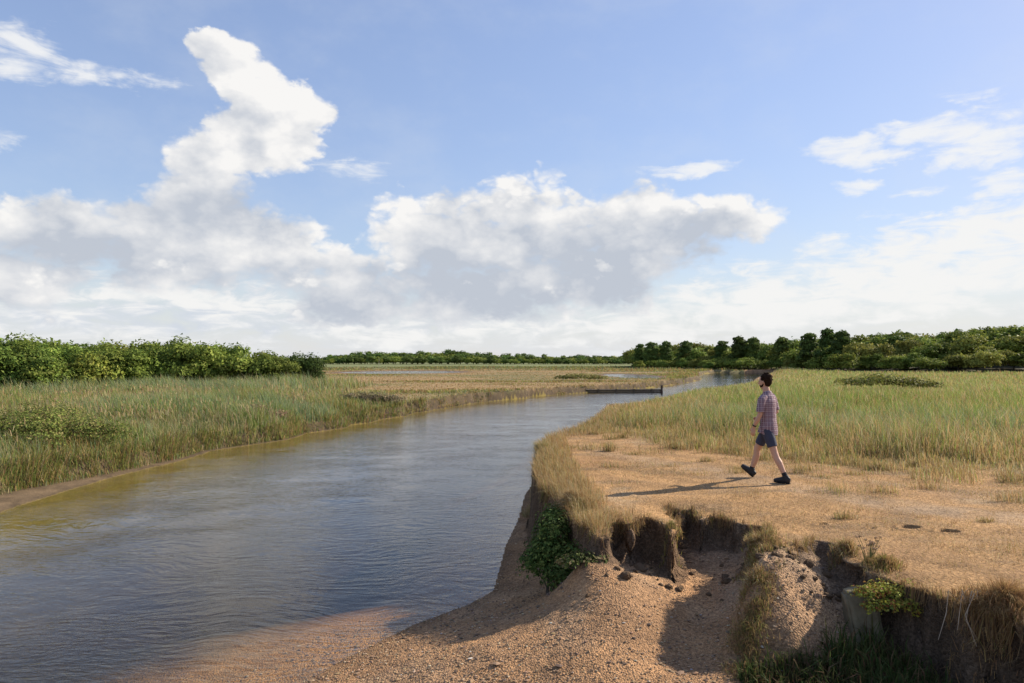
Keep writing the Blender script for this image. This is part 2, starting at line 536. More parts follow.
    c = n.mix(1.0, c, n.mix(n.ss(fine, .25, .75), (.72, .72, .72), (1.26, 1.26, 1.26)), 'MULTIPLY')
    c = n.mix(mk.outputs[0], c, n.mix(1.0, c, n.mix(stone, (.72, .70, .70), (1.3, 1.28, 1.27)), 'MULTIPLY'))
    c = n.mix(mk.outputs[1], c, n.mix(1.0, c, n.mix(n.ss(blade, .3, .7), (.68, .68, .66), (1.28, 1.28, 1.26)), 'MULTIPLY'))
    hs = n.math('MULTIPLY', vor.outputs['Distance'], n.math('MULTIPLY', mk.outputs[0], -.9))
    hh = n.math('ADD', n.math('ADD', hs, n.math('MULTIPLY', fine, .9)), n.math('MULTIPLY', n.math('MULTIPLY', blade, mk.outputs[1]), .5))
    bp = n('ShaderNodeBump', ins={'Height': hh, 'Strength': .75, 'Distance': .022})
    b = n('ShaderNodeBsdfPrincipled', ins={'Base Color': c, 'Roughness': .92, 'Specular IOR Level': .15, 'Normal': bp.outputs[0]})
    n.l.new(b.outputs[0], out.inputs[0])
    me = mesh_np('ground', V, [q, tri], [m], {'soil': np.clip(C, 0, 1), 'kind_of_ground': rough}, smooth=True)
    o = obj('ground', me)
    tag(o, kind='structure')


build_ground()


# ------------------------------------------------------------------ water
def water_material(name, absorb=True):
    m, n, out = material(name)
    pos = n('ShaderNodeNewGeometry').outputs['Position']
    warp = n('ShaderNodeTexNoise', ins={'Vector': pos, 'Scale': .35, 'Detail': 2.0})
    p2 = n.vmath('ADD', pos, n.vmath('SCALE', n.vmath('SUBTRACT', warp.outputs['Color'], (.5, .5, .5)), None))
    p2.node.inputs[1].links[0].from_node.inputs['Scale'].default_value = 2.2
    def rip(rot, sx, sy, det):
        mp = n('ShaderNodeMapping', ins={'Vector': p2, 'Rotation': (0, 0, math.radians(rot)), 'Scale': (sx, sy, 1)})
        return n.noise(mp.outputs[0], 1.0, det, .55)
    a, b_, c_ = rip(24, 2.4, 8.0, 3), rip(-38, 3.0, 7.5, 2), rip(70, .5, 1.1, 2)
    d_ = rip(10, 9, 22, 2)
    calm = n.ss(n.noise(pos, .16, 3, .5), .35, .68, .7, 1.1)
    h = n.math('ADD', n.math('ADD', n.math('MULTIPLY', a, 1.0), n.math('MULTIPLY', b_, .6)), n.math('ADD', n.math('MULTIPLY', c_, .45), n.math('MULTIPLY', d_, .22)))
    h = n.math('MULTIPLY', h, calm)
    bp = n('ShaderNodeBump', ins={'Height': h, 'Strength': .36, 'Distance': .04})
    inc = n('ShaderNodeNewGeometry').outputs['Incoming']
    cs = n.math('ABSOLUTE', n.vmath('DOT_PRODUCT', inc, bp.outputs[0], out='Value'))
    fr = n.math('MULTIPLY_ADD', n.math('POWER', n.math('SUBTRACT', 1.0, cs, clamp=True), 5.0), .97, .022)
    gl = n('ShaderNodeBsdfGlossy', ins={'Color': (.93, .95, .97, 1), 'Roughness': .06, 'Normal': bp.outputs[0]})
    tr = n('ShaderNodeBsdfTransparent', ins={'Color': (.86, .84, .76, 1)})
    mx = n('ShaderNodeMixShader', ins={0: fr, 1: tr.outputs[0], 2: gl.outputs[0]})
    n.l.new(mx.outputs[0], out.inputs['Surface'])
    if absorb:
        ab = n('ShaderNodeVolumeAbsorption', ins={'Color': (.62, .50, .25, 1), 'Density': .8})
        n.l.new(ab.outputs[0], out.inputs['Volume'])
    return m


M_WATER = water_material('river_water')
me = mesh_np('river', np.array([[-16, -32, 0], [3, -32, 0], [7, 12, 0], [14, 40, 0], [72, 130, 0], [72, 182, 0], [30, 182, 0], [-16, 60, 0]]), [np.array([list(range(8))])], [M_WATER])
tag(obj('river', me), kind='structure')
M_POOL = water_material('pool_water', False)
for (cx, cy), rx, ry in POOLS:
    a = np.linspace(0, 2 * math.pi, 40, endpoint=False)
    V = np.stack([cx + rx * 1.35 * np.cos(a), cy + ry * 1.35 * np.sin(a), np.full(40, .56)], 1)
    tag(obj('pool', mesh_np('pool', V, [np.array([list(range(40))])], [M_POOL])), kind='structure')


# ------------------------------------------------------------------ blades
def blades(base, h, w, lean, tint, yaw=None, bend=1.6):
    """tapered bent blades: five points, a quad and a triangle each"""
    n = len(base)
    yaw = RNG.uniform(0, 2 * np.pi, n) if yaw is None else yaw
    side = np.stack([np.cos(yaw), np.sin(yaw), np.zeros(n)], 1) * (w / 2)[:, None]
    up = np.array([0, 0, 1.0])
    L = np.hypot(lean[:, 0], lean[:, 1])
    zt = np.sqrt(np.maximum(1 - np.minimum(L, .97) ** 2, .03))
    tip = base + np.concatenate([lean * h[:, None], (h * zt)[:, None]], 1)
    mid = base + np.concatenate([lean * (h * .5 / bend)[:, None], (h * (.55 + .1 * zt))[:, None]], 1)
    low = L > .9
    mid[low, 2] = (base[:, 2] + h * .35)[low]
    V = np.stack([base - side, base + side, mid - side * .75, mid + side * .75, tip], 1).reshape(-1, 3)
    k = np.arange(n)[:, None] * 5
    q = k + np.array([[0, 1, 3, 2]])
    t = k + np.array([[2, 3, 4]])
    T = np.repeat(tint, 5, axis=0).reshape(n, 5, 3)
    return V, q, t, T.reshape(-1, 3)


def join_blades(parts):
    Vs, qs, ts, cs, off = [], [], [], [], 0
    for V, q, t, c in parts:
        Vs.append(V); qs.append(q + off); ts.append(t + off); cs.append(c)
        off += len(V)
    return np.vstack(Vs), [np.vstack(qs), np.vstack(ts)], np.vstack(cs)


def scatter(n, d0, d1, a0=-42, a1=42, power=2.0):
    """points over the ground, thinning with distance"""
    u = RNG.random(n)
    D = d0 * (d1 / d0) ** u if power == 2 else (d0 ** (2 - power) + u * (d1 ** (2 - power) - d0 ** (2 - power))) ** (1 / (2 - power))
    th = np.radians(RNG.uniform(a0, a1, n))
    return D * np.sin(th), D * np.cos(th)


def pick(cols, w, noise):
    """one of the tints per blade, chosen by weights, with a little scatter"""
    cols = np.array(cols, float)
    w = np.maximum(np.array(w), 1e-6)
    cum = np.cumsum(w / w.sum(0), 0)
    u = RNG.random(w.shape[1])
    idx = np.minimum((u[None] > cum).sum(0), len(cols) - 1)
    c = cols[idx]
    return np.clip(c * RNG.uniform(1 - noise, 1 + noise, (len(c), 1)) * RNG.uniform(.93, 1.07, c.shape), .01, .8)


GREEN = (.20, .265, .068); BLUEGREEN = (.215, .275, .145); OLIVE = (.25, .245, .065); STRAW = (.42, .285, .125); PALE = (.45, .37, .21); RUST = (.26, .16, .075); DEEP = (.09, .125, .035)
WIND = np.array([-.22, .02])


def stuff(name, label, parts, mat):
    V, fs, c = join_blades(parts)
    o = obj(name, mesh_np(name, V, fs, [mat], {'tint': c}))
    tag(o, label, 'grass', kind='stuff')
    return o


def sway(n, s, extra=WIND):
    return RNG.normal(0, s, (n, 2)) + extra


# --- reed bed on the west bank
def west_reeds():
    x, y = scatter(480000, 12, 75, -46, 2)
    f = fields(x, y)
    ledge = west_ledge(y)
    d = west_d(x, y, f) - ledge
    tall = sstep(.0, 1.2, d)
    n1 = fbm(x, y, .13, 4, 81); n2 = fbm(x, y, .5, 3, 82)
    az = x / y * F + 512
    # the reeds give way to short marsh turf towards the east
    lim = sstep(46, 34, y - .0 * x + 6 * n1) + sstep(-12, -20, x + 3 * n1 + (y - 46) * .05) * sstep(75, 62, y)
    d = d + .25 * fbm(x, y, .9, 3, 84)
    keep = (~f['river']) & f['left'] & (d > -.12) & (f['dl'] > .08) & (RNG.random(len(x)) < np.clip(lim, 0, 1) * (.7 + .3 * tall))
    x, y, d, n1, n2, tall = (v[keep] for v in (x, y, d, n1, n2, tall))
    z = ground(x, y)
    n = len(x)
    D = np.hypot(x, y)
    h = (0.32 + .58 * tall) * (1 + .5 * n1 + .5 * n2) * RNG.uniform(.45, 1.2, n) * (1 + .35 * sstep(35, 55, y)) * np.interp(d, [0, 1, 5], [.75, .85, 1])
    w = np.maximum(.009, D * .0006) * RNG.uniform(.7, 1.3, n)
    edge = np.exp(-np.maximum(d, 0) / .7)
    n3 = fbm(x, y, .3, 3, 83)
    wts = [1.3 + 3.5 * sstep(0, .4, n2), 1.2 + 6.5 * sstep(-.05, .3, n1), .7 + 2.5 * sstep(0, .4, n3), .1 + 2.2 * sstep(.0, .4, -n1) * sstep(-.3, .3, n2) + .5 * sstep(30, 45, y), .5 + 2.2 * sstep(.0, .4, -n3) + .8 * edge + .8 * sstep(38, 50, y), 0.1 + .8 * edge + .9 * sstep(.15, .45, n3), .2 + .7 * edge + 1.5 * sstep(.1, .45, -n2)]
    c = pick([GREEN, BLUEGREEN, OLIVE, STRAW, PALE, RUST, DEEP], wts, .25)
    part = blades(np.stack([x, y, z - .02], 1), h, w, sway(n, .27), c)
    # the brow of the bank: stems hanging over the scarp and standing right on it
    L = np.array([p for p in LEFT_EDGE if 9 < p[1] < 96])
    sg = np.hypot(*(L[1:] - L[:-1]).T)
    n = 170000
    pr = sg / np.maximum(L[:-1, 1], 12) ** 1.6
    k = RNG.choice(len(sg), n, p=pr / pr.sum())
    u = RNG.random(n)[:, None]
    P = L[k] * (1 - u) + L[k + 1] * u
    t = (L[k + 1] - L[k]) / sg[k][:, None]
    nrm = np.stack([-t[:, 1], t[:, 0]], 1)
    P = P + nrm * RNG.uniform(.02, 3.2, n)[:, None]
    x, y = P[:, 0], P[:, 1]
    f = fields(x, y)
    d = west_d(x, y, f) - west_ledge(y)
    cl = fbm(x, y, .8, 3, 161)
    ok = (d > -.06) & (d < .5) & (~f['river']) & f['left'] & (RNG.random(n) < np.where(y > 42, np.clip(.35 + 1.6 * cl, .05, 1), np.clip(.7 + 1.5 * cl, .12, 1)))
    P, x, y, d, cl, nrm = P[ok], x[ok], y[ok], d[ok], cl[ok], nrm[ok]
    n = len(x); D = np.hypot(x, y)
    z = ground(x, y)
    hang = (RNG.random(n) < .5)
    tallb = np.interp(y, [36, 50], [1, .32])
    h = np.where(hang, -RNG.uniform(.08, .34, n), RNG.uniform(.2, .62, n) * (1 + .6 * cl)) * tallb
    ln = np.where(hang[:, None], nrm * RNG.uniform(.3, .9, (n, 1)), -nrm * RNG.uniform(0, .6, (n, 1))) + RNG.normal(0, .2, (n, 2))
    zb = np.where(hang, z + .12 + .1 * RNG.random(n), z - .02)
    marsh_y = sstep(38, 50, y)
    c = pick([GREEN, OLIVE, STRAW, RUST, DEEP, (.11, .085, .05), PALE], [1.2 * (1 - marsh_y) + 0 * d, 1.3 + 0 * d, .7 + .8 * marsh_y, .5 + .3 * marsh_y, .6 + 0 * d, .9 - .8 * cl, .35 + .5 * marsh_y], .25)
    part2 = blades(np.stack([x, y, zb], 1), h, np.maximum(.009, D * .0006) * RNG.uniform(.7, 1.3, n), np.clip(ln, -.93, .93), c)
    # feathery plumes above the reeds
    x, y = scatter(9000, 15, 60, -44, -6)
    f = fields(x, y)
    ok = f['left'] & (~f['river']) & (west_d(x, y, f) - west_ledge(y) > .9) & (fbm(x, y, .3, 3, 83) < .05) & (y < 40 - 8 * fbm(x, y, .13, 3, 81))
    x, y = x[ok], y[ok]; n = len(x); D = np.hypot(x, y)
    z = ground(x, y) + RNG.uniform(.55, 1.0, n)
    c = pick([(.40, .30, .15), (.30, .21, .10), PALE], [1 + 0 * x, .8 + 0 * x, .7 + 0 * x], .2)
    part3 = blades(np.stack([x, y, z], 1), RNG.uniform(.12, .26, n), np.maximum(.02, D * .0011), sway(n, .35), c)
    stuff('reeds', 'tall green and straw reeds covering the low bank across the river', [part, part2, part3], M_REED)


west_reeds()


# --- turf of the open marsh beyond
def marsh():
    x, y = scatter(150000, 34, 240, -40, 22)
    f = fields(x, y)
    d = f['dl']
    pat = fbm(x * .35, y, .11, 4, 75); pat2 = fbm(x * .3, y, .16, 4, 76)
    keep = (~f['river']) & f['left'] & (d > .35)
    for (cx, cy), rx, ry in POOLS:
        keep &= ((x - cx) / rx) ** 2 + ((y - cy) / ry) ** 2 > 1.7
    x, y, d, pat, pat2 = (v[keep] for v in (x, y, d, pat, pat2))
    z = ground(x, y); n = len(x); D = np.hypot(x, y)
    h = RNG.uniform(.02, .085, n) * (1 + 2.2 * sstep(0, .4, pat)) * (1 + 2 * sstep(150, 200, D)) + np.exp(-np.maximum(d - .3, 0) / .5) * RNG.uniform(0, .16, n)
    # the thin green strip beside the channel's bend stands higher
    strip = sstep(8, 2, d) * sstep(88, 100, y)
    h = h + .3 * strip * RNG.uniform(.4, 1, n)
    w = np.maximum(.02, D * .0013) * RNG.uniform(.7, 1.3, n)
    g = sstep(.0, .4, pat2)
    far = sstep(170, 210, D)
    c = pick([STRAW, (.33, .22, .11), OLIVE, (.17, .19, .085), RUST], [1.2 * (1 - far) * (1 - .7 * sstep(0, .4, pat)), 1.3 - 1.1 * sstep(0, .4, pat), .2 + 1.5 * g + 2.2 * sstep(0, .4, pat) + strip * 2, .1 + 2.2 * g + 4 * far + strip, .3 + .9 * sstep(0, .4, pat)], .2)
    stuff('marsh_grass', 'short straw coloured turf spreading over the open marsh', [blades(np.stack([x, y, z - .01], 1), h, w, sway(n, .25), c)], M_DRY)


marsh()


# --- long grass and reeds of the field behind the walker
def east_field():
    x, y = scatter(600000, 9, 240, -6, 46)
    s = sdf(x, y, FIELD)
    f = fields(x, y)
    n1 = fbm(x, y, .16, 4, 91); n2 = fbm(x, y, .7, 3, 92); n3 = fbm(x * .5, y, .06, 3, 93)
    s2 = s + 1.3 * n2 + 1.4 * n1 + .8 * fbm(x, y, 2.0, 2, 94)
    wd = sdf(x, y, WOOD)
    keep = (s2 > 0) & (f['sp'] > .1) & (wd < 1) & (RNG.random(len(x)) < .35 + .65 * sstep(0, 2.2, s2))
    x, y, s, s2, n1, n2, n3, f_sp = (v[keep] for v in (x, y, s, s2, n1, n2, n3, f['sp']))
    z = ground(x, y); n = len(x); D = np.hypot(x, y)
    h = (.16 + .46 * sstep(0, 4.5, s2)) * (1 + .55 * n1 + .45 * n2) * RNG.uniform(.4, 1.2, n) * (1 - .3 * sstep(30, 60, D)) * (1 - .35 * np.exp(-np.maximum(f_sp, 0) / 8) * sstep(28, 42, y)) * (1 + 2.2 * np.exp(-np.maximum(f_sp, 0) / 5) * sstep(96, 116, y))
    w = np.maximum(.006, D * .00055) * RNG.uniform(.7, 1.3, n)
    az = x / y * F + 512
    front = np.exp(-np.maximum(s2, 0) / np.interp(az, [600, 720, 850, 1000], [1.2, 2.4, 4.6, 8.0]))
    mid = sstep(2, 6, s2) * sstep(48, 26, D)
    far = sstep(28, 60, D)
    warm = sstep(800, 960, az) * sstep(20, 40, D)
    wts = [.8 + 3.4 * mid * sstep(-.3, .3, n1) + .8 * n1, .1 + 2.6 * mid * sstep(.0, .5, n3 + n2 * .5), .6 + .5 * far + 1.4 * sstep(.1, .5, -n2), .28 + 4.2 * front + .7 * warm, .22 + 2.0 * front + .35 * far, .12 + .9 * front + 1.0 * warm * sstep(-.2, .4, n3), .05 + 1.3 * mid * sstep(.1, .45, -n2), 2.6 * far]
    c = pick([(.19, .26, .058), BLUEGREEN, OLIVE, STRAW, PALE, RUST, DEEP, (.26, .31, .105)], wts, .22)
    stuff('reed_field', 'green reeds edged with bleached long grass behind the walking man', [blades(np.stack([x, y, z - .02], 1), h, w, sway(n, .28, np.array([-.1, 0])), c)], M_REED)


east_field()


# --- dry turf of the path and the long bleached fringe on the promontory
def dry_turf():
    parts = []
    x, y = scatter(230000, 5.2, 24, -8, 44)
    f = fields(x, y)
    s = sdf(x, y, FIELD)
    n1 = fbm(x, y, .8, 4, 71); n2 = fbm(x, y, 3, 3, 72)
    keep = (f['sp'] > .03) & (s < .8) & (RNG.random(len(x)) > .8 * path_worn(x, y)) & (RNG.random(len(x)) < .35 + .55 * sstep(-.5, .3, n1))
    for (bx, by), rad, dep in BURROWS[:2]:
        keep &= np.hypot(x - bx, y - by) > rad * 1.05
    x, y, n1, n2, sp = x[keep], y[keep], n1[keep], n2[keep], f['sp'][keep]
    n = len(x); z = ground(x, y); D = np.hypot(x, y)
    h = RNG.uniform(.012, .045, n) * (1 + .8 * sstep(0, .5, n2))
    w = np.maximum(.0025, D * .00045) * RNG.uniform(.7, 1.3, n)
    c = pick([STRAW, (.37, .25, .125), RUST, (.5, .39, .22), OLIVE], [1 + 0 * n1, 1.2 + 0 * n1, .5 - .4 * n1, .6 + n1 * .5, .06 + .1 * sstep(.2, .5, n2)], .2)
    parts.append(blades(np.stack([x, y, z - .004], 1), h, w, sway(n, .55, np.array([-.2, 0])), c))
    # fringe along the lip
    x, y = scatter(340000, 5.0, 34, -5, 44)
    f = fields(x, y)
    n1 = fbm(x, y, 1.1, 3, 101); n2 = fbm(x, y, 4.5, 3, 102)
    prom = sstep(1.75, .75, x + .3 * n1) * sstep(7.7, 8.6, y) + sstep(17, 19, y) * .6
    band = .08 + 1.25 * np.clip(prom, 0, 1) * (.6 + .8 * RNG.random(len(x))) + .35 * sstep(5.9, 5.5, y)
    keep = (f['sp'] > -.02) & (f['sp'] < band * (1 + .5 * n1)) & (RNG.random(len(x)) < np.clip(.4 + .6 * prom + .7 * n2, .05, 1)) & (sdf(x, y, FIELD) < 1.5)
    x, y, n1, n2, sp, prom = x[keep], y[keep], n1[keep], n2[keep], f['sp'][keep], prom[keep]
    n = len(x); z = ground(x, y); D = np.hypot(x, y)
    e = .05
    gx = -(sdf(x + e, y, PLATEAU) - sdf(x - e, y, PLATEAU)) / (2 * e)
    gy = -(sdf(x, y + e, PLATEAU) - sdf(x, y - e, PLATEAU)) / (2 * e)
    out = np.stack([gx, gy], 1) * (.65 * np.exp(-np.maximum(sp, 0) / .15))[:, None]
    h = (.07 + .20 * np.clip(prom, 0, 1)) * RNG.uniform(.5, 1.25, n) * (1 + .5 * n2)
    w = np.maximum(.003, D * .0005) * RNG.uniform(.7, 1.3, n)
    c = pick([STRAW, PALE, RUST, OLIVE, (.2, .19, .07)], [1.4 + 0 * n1, .7 + .5 * n1, .6 - .4 * n1, .12 + .3 * sstep(.1, .5, n2), .2 + .4 * sstep(.2, .6, n1)], .22)
    ln = np.clip(sway(n, .28, np.array([-.12, 0])) + out, -.95, .95)
    parts.append(blades(np.stack([x, y, z - .005], 1), h, w, ln, c))
    # strands and roots hanging over the broken lip
    L = np.array(LIP_FAR[-9:] + LIP_NEAR[:34])
    sg = np.hypot(*(L[1:] - L[:-1]).T)
    n = 26000
    k = RNG.choice(len(sg), n, p=sg / sg.sum())
    u = RNG.random(n)[:, None]
    P = L[k] * (1 - u) + L[k + 1] * u + RNG.normal(0, .03, (n, 2))
    x, y = P[:, 0], P[:, 1]
    e = .03
    for it in range(3):
        s0 = fields(x, y)['sp']
        gx = (fields(x + e, y)['sp'] - s0) / e
        gy = (fields(x, y + e)['sp'] - s0) / e
        g2 = np.maximum(gx * gx + gy * gy, .4)
        x, y = x - .7 * (s0 - .02) * gx / g2, y - .7 * (s0 - .02) * gy / g2
    cl = fbm(x, y, 2.2, 3, 131)
    big = sstep(3.55, 3.8, x) * sstep(6.6, 6.3, y)
    ok = (np.abs(fields(x, y)['sp'] - .02) < .04) & (RNG.random(n) < np.clip(.25 + 1.1 * cl + .6 * big, .04, 1)) & (x < 9)
    x, y, gx, gy, cl, big = x[ok], y[ok], gx[ok], gy[ok], cl[ok], big[ok]
    n = len(x)
    gn = np.hypot(gx, gy) + 1e-6
    z = ground(x + .04 * gx / gn, y + .04 * gy / gn)
    z = np.minimum(z, 1.3)
    up = RNG.random(n) < .45
    h = np.where(up, RNG.uniform(.05, .13, n), -RNG.uniform(.04, .17, n) * (1 + 1.0 * big) * (1 + cl))
    o2 = -np.stack([gx, gy], 1) / gn[:, None]
    ln = np.where(up[:, None], o2 * RNG.uniform(.3, .9, (n, 1)), -o2 * RNG.uniform(.15, .6, (n, 1))) + RNG.normal(0, .22, (n, 2))
    c = pick([STRAW, RUST, (.3, .2, .1), (.15, .1, .06), OLIVE], [1 + 0 * cl, 1.2 + big, 1 + 0 * cl, .7 + 0 * cl, .25 + .5 * sstep(.2, .5, cl)], .22)
    parts.append(blades(np.stack([x + .03 * o2[:, 0], y + .03 * o2[:, 1], z - .01], 1), h, RNG.uniform(.003, .0065, n), np.clip(ln, -.93, .93), c))
    # loose tussocks near the field's edge and along the spur
    nt = 150
    tx, ty = scatter(6000, 8, 24, -4, 44)
    ss_ = sdf(tx, ty, FIELD); fs_ = fields(tx, ty)['sp']
    w_ = np.where((fs_ > .15) & (ss_ < .6), np.exp(-np.abs(ss_) / .9) + .02, 0)
    k = RNG.choice(len(tx), nt, p=w_ / w_.sum(), replace=False)
    rep_ = RNG.integers(30, 150, nt)
    idx = np.repeat(k, rep_)
    rad = np.repeat(RNG.uniform(.06, .24, nt), rep_)
    hh = np.repeat(RNG.uniform(.07, .26, nt), rep_)
    x = tx[idx] + RNG.normal(0, 1, len(idx)) * rad; y = ty[idx] + RNG.normal(0, .7, len(idx)) * rad
    ok = fields(x, y)['sp'] > .05
    x, y, hh = x[ok], y[ok], hh[ok]
    z = ground(x, y); n = len(x); D = np.hypot(x, y)
    c = pick([STRAW, PALE, RUST, OLIVE, (.16, .18, .055)], [[1.3]] * np.ones((1, n)) if False else [1.3 + 0 * x, .6 + 0 * x, .5 + 0 * x, .6 + 0 * x, .35 + 0 * x], .22)
    parts.append(blades(np.stack([x, y, z - .01], 1), hh * RNG.uniform(.4, 1.15, n), np.maximum(.004, D * .0005), sway(n, .4), c))
    sp_ = np.array([p for p, _ in SPUR])
    n = 7000
    u = RNG.random(n) * 3.6
    k = u.astype(int); fr = (u - k)[:, None]
    P = sp_[k] * (1 - fr) + sp_[k + 1] * fr
    P = P + RNG.normal(0, .085, (n, 2)) + np.array([-.06, -.02])
    cl = fbm(P[:, 0], P[:, 1], 4.0, 3, 141)
    P = P[(cl > -.12)]; cl = cl[cl > -.12]
    n = len(P)
    z = ground(P[:, 0], P[:, 1])
    c = pick([STRAW, RUST, (.28, .18, .09), OLIVE, (.12, .13, .05)], [1 + 0 * cl, 1 + 0 * cl, .8 + 0 * cl, .5 + cl, .3 + cl], .25)
    parts.append(blades(np.column_stack([P, z - .01]), RNG.uniform(.03, .12, n) * (1 + cl), RNG.uniform(.003, .006, n), sway(n, .5, np.array([-.35, -.15])), c))
    stuff('dry_grass', 'bleached dry grass covering the trodden bank and fringing its broken edge', parts, M_DRY)


dry_turf()


# --- weeds in the shade below the block, and along the foot of the bank
def weeds():
    n = 36000
    x = RNG.uniform(1.9, 5.4, n); y = RNG.uniform(4.2, 6.75, n)
    f = fields(x, y)
    nn = fbm(x, y, 1.7, 3, 111)
    keep = (f['sp'] < .02) & (x > np.where(y < 6.15, 2.05, 2.8) + .3 * nn) & (nn > -.55) & (f['sp'] > -1.7) & (f['sp'] < -.18 - .2 * nn) & ~((y > 6.3) & (x < 3.25))
    x, y, nn, sp = x[keep], y[keep], nn[keep], f['sp'][keep]
    n = len(x); z = ground(x, y)
    h = RNG.uniform(.05, .3, n) * (1 + .6 * nn) * np.where(RNG.random(n) < .3, .5, 1)
    c = pick([(.05, .075, .022), (.075, .10, .03), (.10, .10, .035), (.16, .105, .055), (.13, .07, .04)], [1 + 0 * nn, 1 + nn, .7 + 0 * nn, .4 - .4 * nn, .25 + 0 * nn], .25)
    stuff('weeds', 'dark green weeds and dead stems in shade at the foot of the bank', [blades(np.stack([x, y, z - .01], 1), h, RNG.uniform(.006, .018, n), sway(n, .45, np.array([-.1, -.2])), c)], M_BUSH)


weeds()


# --- pebbles on the shingle
def pebbles():
    n = 60000
    x, y = scatter(n, 4.8, 13, -24, 26)
    f = fields(x, y)
    nn = fbm(x, y, 1.2, 3, 121)
    keep = (~f['left']) & (f['shore'] > -.8) & (f['sp'] < -.12) & (RNG.random(n) < .55 + .5 * nn)
    x, y = x[keep], y[keep]
    z = ground(x, y); n = len(x)
    r = np.exp(RNG.normal(math.log(.009), .42, n)).clip(.004, .04)
    ico = np.array([[0, 0, 1], [.89, 0, .45], [.28, .85, .45], [-.72, .53, .45], [-.72, -.53, .45], [.28, -.85, .45], [.0, 0, -.6]])
    tris = np.array([[0, 1, 2], [0, 2, 3], [0, 3, 4], [0, 4, 5], [0, 5, 1], [6, 2, 1], [6, 3, 2], [6, 4, 3], [6, 5, 4], [6, 1, 5]])
    P = ico[None] * RNG.uniform(.7, 1.25, (n, 7, 1)) * r[:, None, None]
    sc = np.stack([RNG.uniform(.8, 1.5, n), RNG.uniform(.7, 1.1, n), RNG.uniform(.35, .75, n)], 1)
    P = P * sc[:, None]
    a = RNG.uniform(0, 6.28, n)
    X = P[..., 0] * np.cos(a)[:, None] - P[..., 1] * np.sin(a)[:, None]
    Y = P[..., 0] * np.sin(a)[:, None] + P[..., 1] * np.cos(a)[:, None]
    V = np.stack([X + x[:, None], Y + y[:, None], P[..., 2] + z[:, None] + (r * .1)[:, None]], -1).reshape(-1, 3)
    T = (np.arange(n)[:, None, None] * 7 + tris[None]).reshape(-1, 3)
    c = pick([(.36, .235, .13), (.28, .18, .105), (.20, .135, .088), (.42, .33, .23), (.13, .09, .065), (.4, .37, .33)], np.array([[1.3], [1.2], [.9], [.3], [.6], [.04]]) * np.ones((1, n)), .2)
    m, nt, out = material('pebble')
    cc = nt('ShaderNodeVertexColor', layer_name='tint').outputs[0]
    b = nt('ShaderNodeBsdfPrincipled', ins={'Base Color': cc, 'Roughness': .85, 'Specular IOR Level': .25})
    nt.l.new(b.outputs[0], out.inputs[0])
    o = obj('gravel', mesh_np('gravel', V, [T], [m], {'tint': np.repeat(c, 7, axis=0)}))
    tag(o, 'orange brown shingle strewn over the beach between water and bank', 'gravel', kind='stuff')


pebbles()


def clods():
    rng = np.random.default_rng(77)
    import bmesh
    m = plain('earth_clod', (.17, .115, .072), .95, .4, 25, .9, .1)
    protos = []
    for q in range(4):
        bm = bmesh.new()
        bmesh.ops.create_icosphere(bm, subdivisions=3, radius=1.0)
        for v in bm.verts:
            a = np.array([v.co.x * 1.3 + v.co.z + q * 9]); b = np.array([v.co.y * 1.3 - v.co.z * .7])
            k = 1 + .55 * float(fbm(a, b, 1.1, 4, 150 + q)[0])
            v.co = Vector((v.co.x * k * 1.2, v.co.y * k, v.co.z * k * .7))
        me = bpy.data.meshes.new('soil_clod'); bm.to_mesh(me); bm.free()
        me.polygons.foreach_set('use_smooth', [False] * len(me.polygons))
        me.materials.append(m)
        protos.append(me)
    x, y = scatter(9000, 5.6, 11, -8, 30)
    sp = fields(x, y)['sp']
    ok = np.where((sp < -.17) & (sp > -.75) & (x > .75))[0]
    w = np.exp(-np.abs(sp[ok] + .2) / .16)
    ok = rng.choice(ok, 60, replace=False, p=w / w.sum())
    for i in ok:
        r = min(.07, math.exp(rng.normal(math.log(.026), .45)))
        o = obj('soil_clod', protos[rng.integers(0, 4)])
        o.location = (x[i], y[i], G_OF(x[i], y[i]) + r * .25)
        o.scale = (r, r, r)
        o.rotation_euler = tuple(rng.uniform(-.4, .4, 2)) + (rng.uniform(0, 6.28),)
        tag(o, 'dark clod of fallen earth lying below the broken bank', 'clod', 'clods fallen from the bank')


# ------------------------------------------------------------------ trees
def tube_np(pts, rad, k=7):
    pts = np.array(pts, float)
    V, Q = [], []
    for i, (p, r) in enumerate(zip(pts, rad)):
        d = pts[min(i + 1, len(pts) - 1)] - pts[max(i - 1, 0)]
        d = d / (np.linalg.norm(d) + 1e-9)
        u = np.cross(d, [0.3, .9, .1]); u /= np.linalg.norm(u)
        v = np.cross(d, u)
        for a in range(k):
            t = 2 * math.pi * a / k
            V.append(p + r * (math.cos(t) * u + math.sin(t) * v))
        if i:
            for a in range(k):
                Q.append([(i - 1) * k + a, (i - 1) * k + (a + 1) % k, i * k + (a + 1) % k, i * k + a])
    return np.array(V), np.array(Q)


def join_tubes(ts):
    V, Q, off = [], [], 0
    for v, q in ts:
        V.append(v); Q.append(q + off); off += len(v)
    return np.vstack(V), np.vstack(Q)


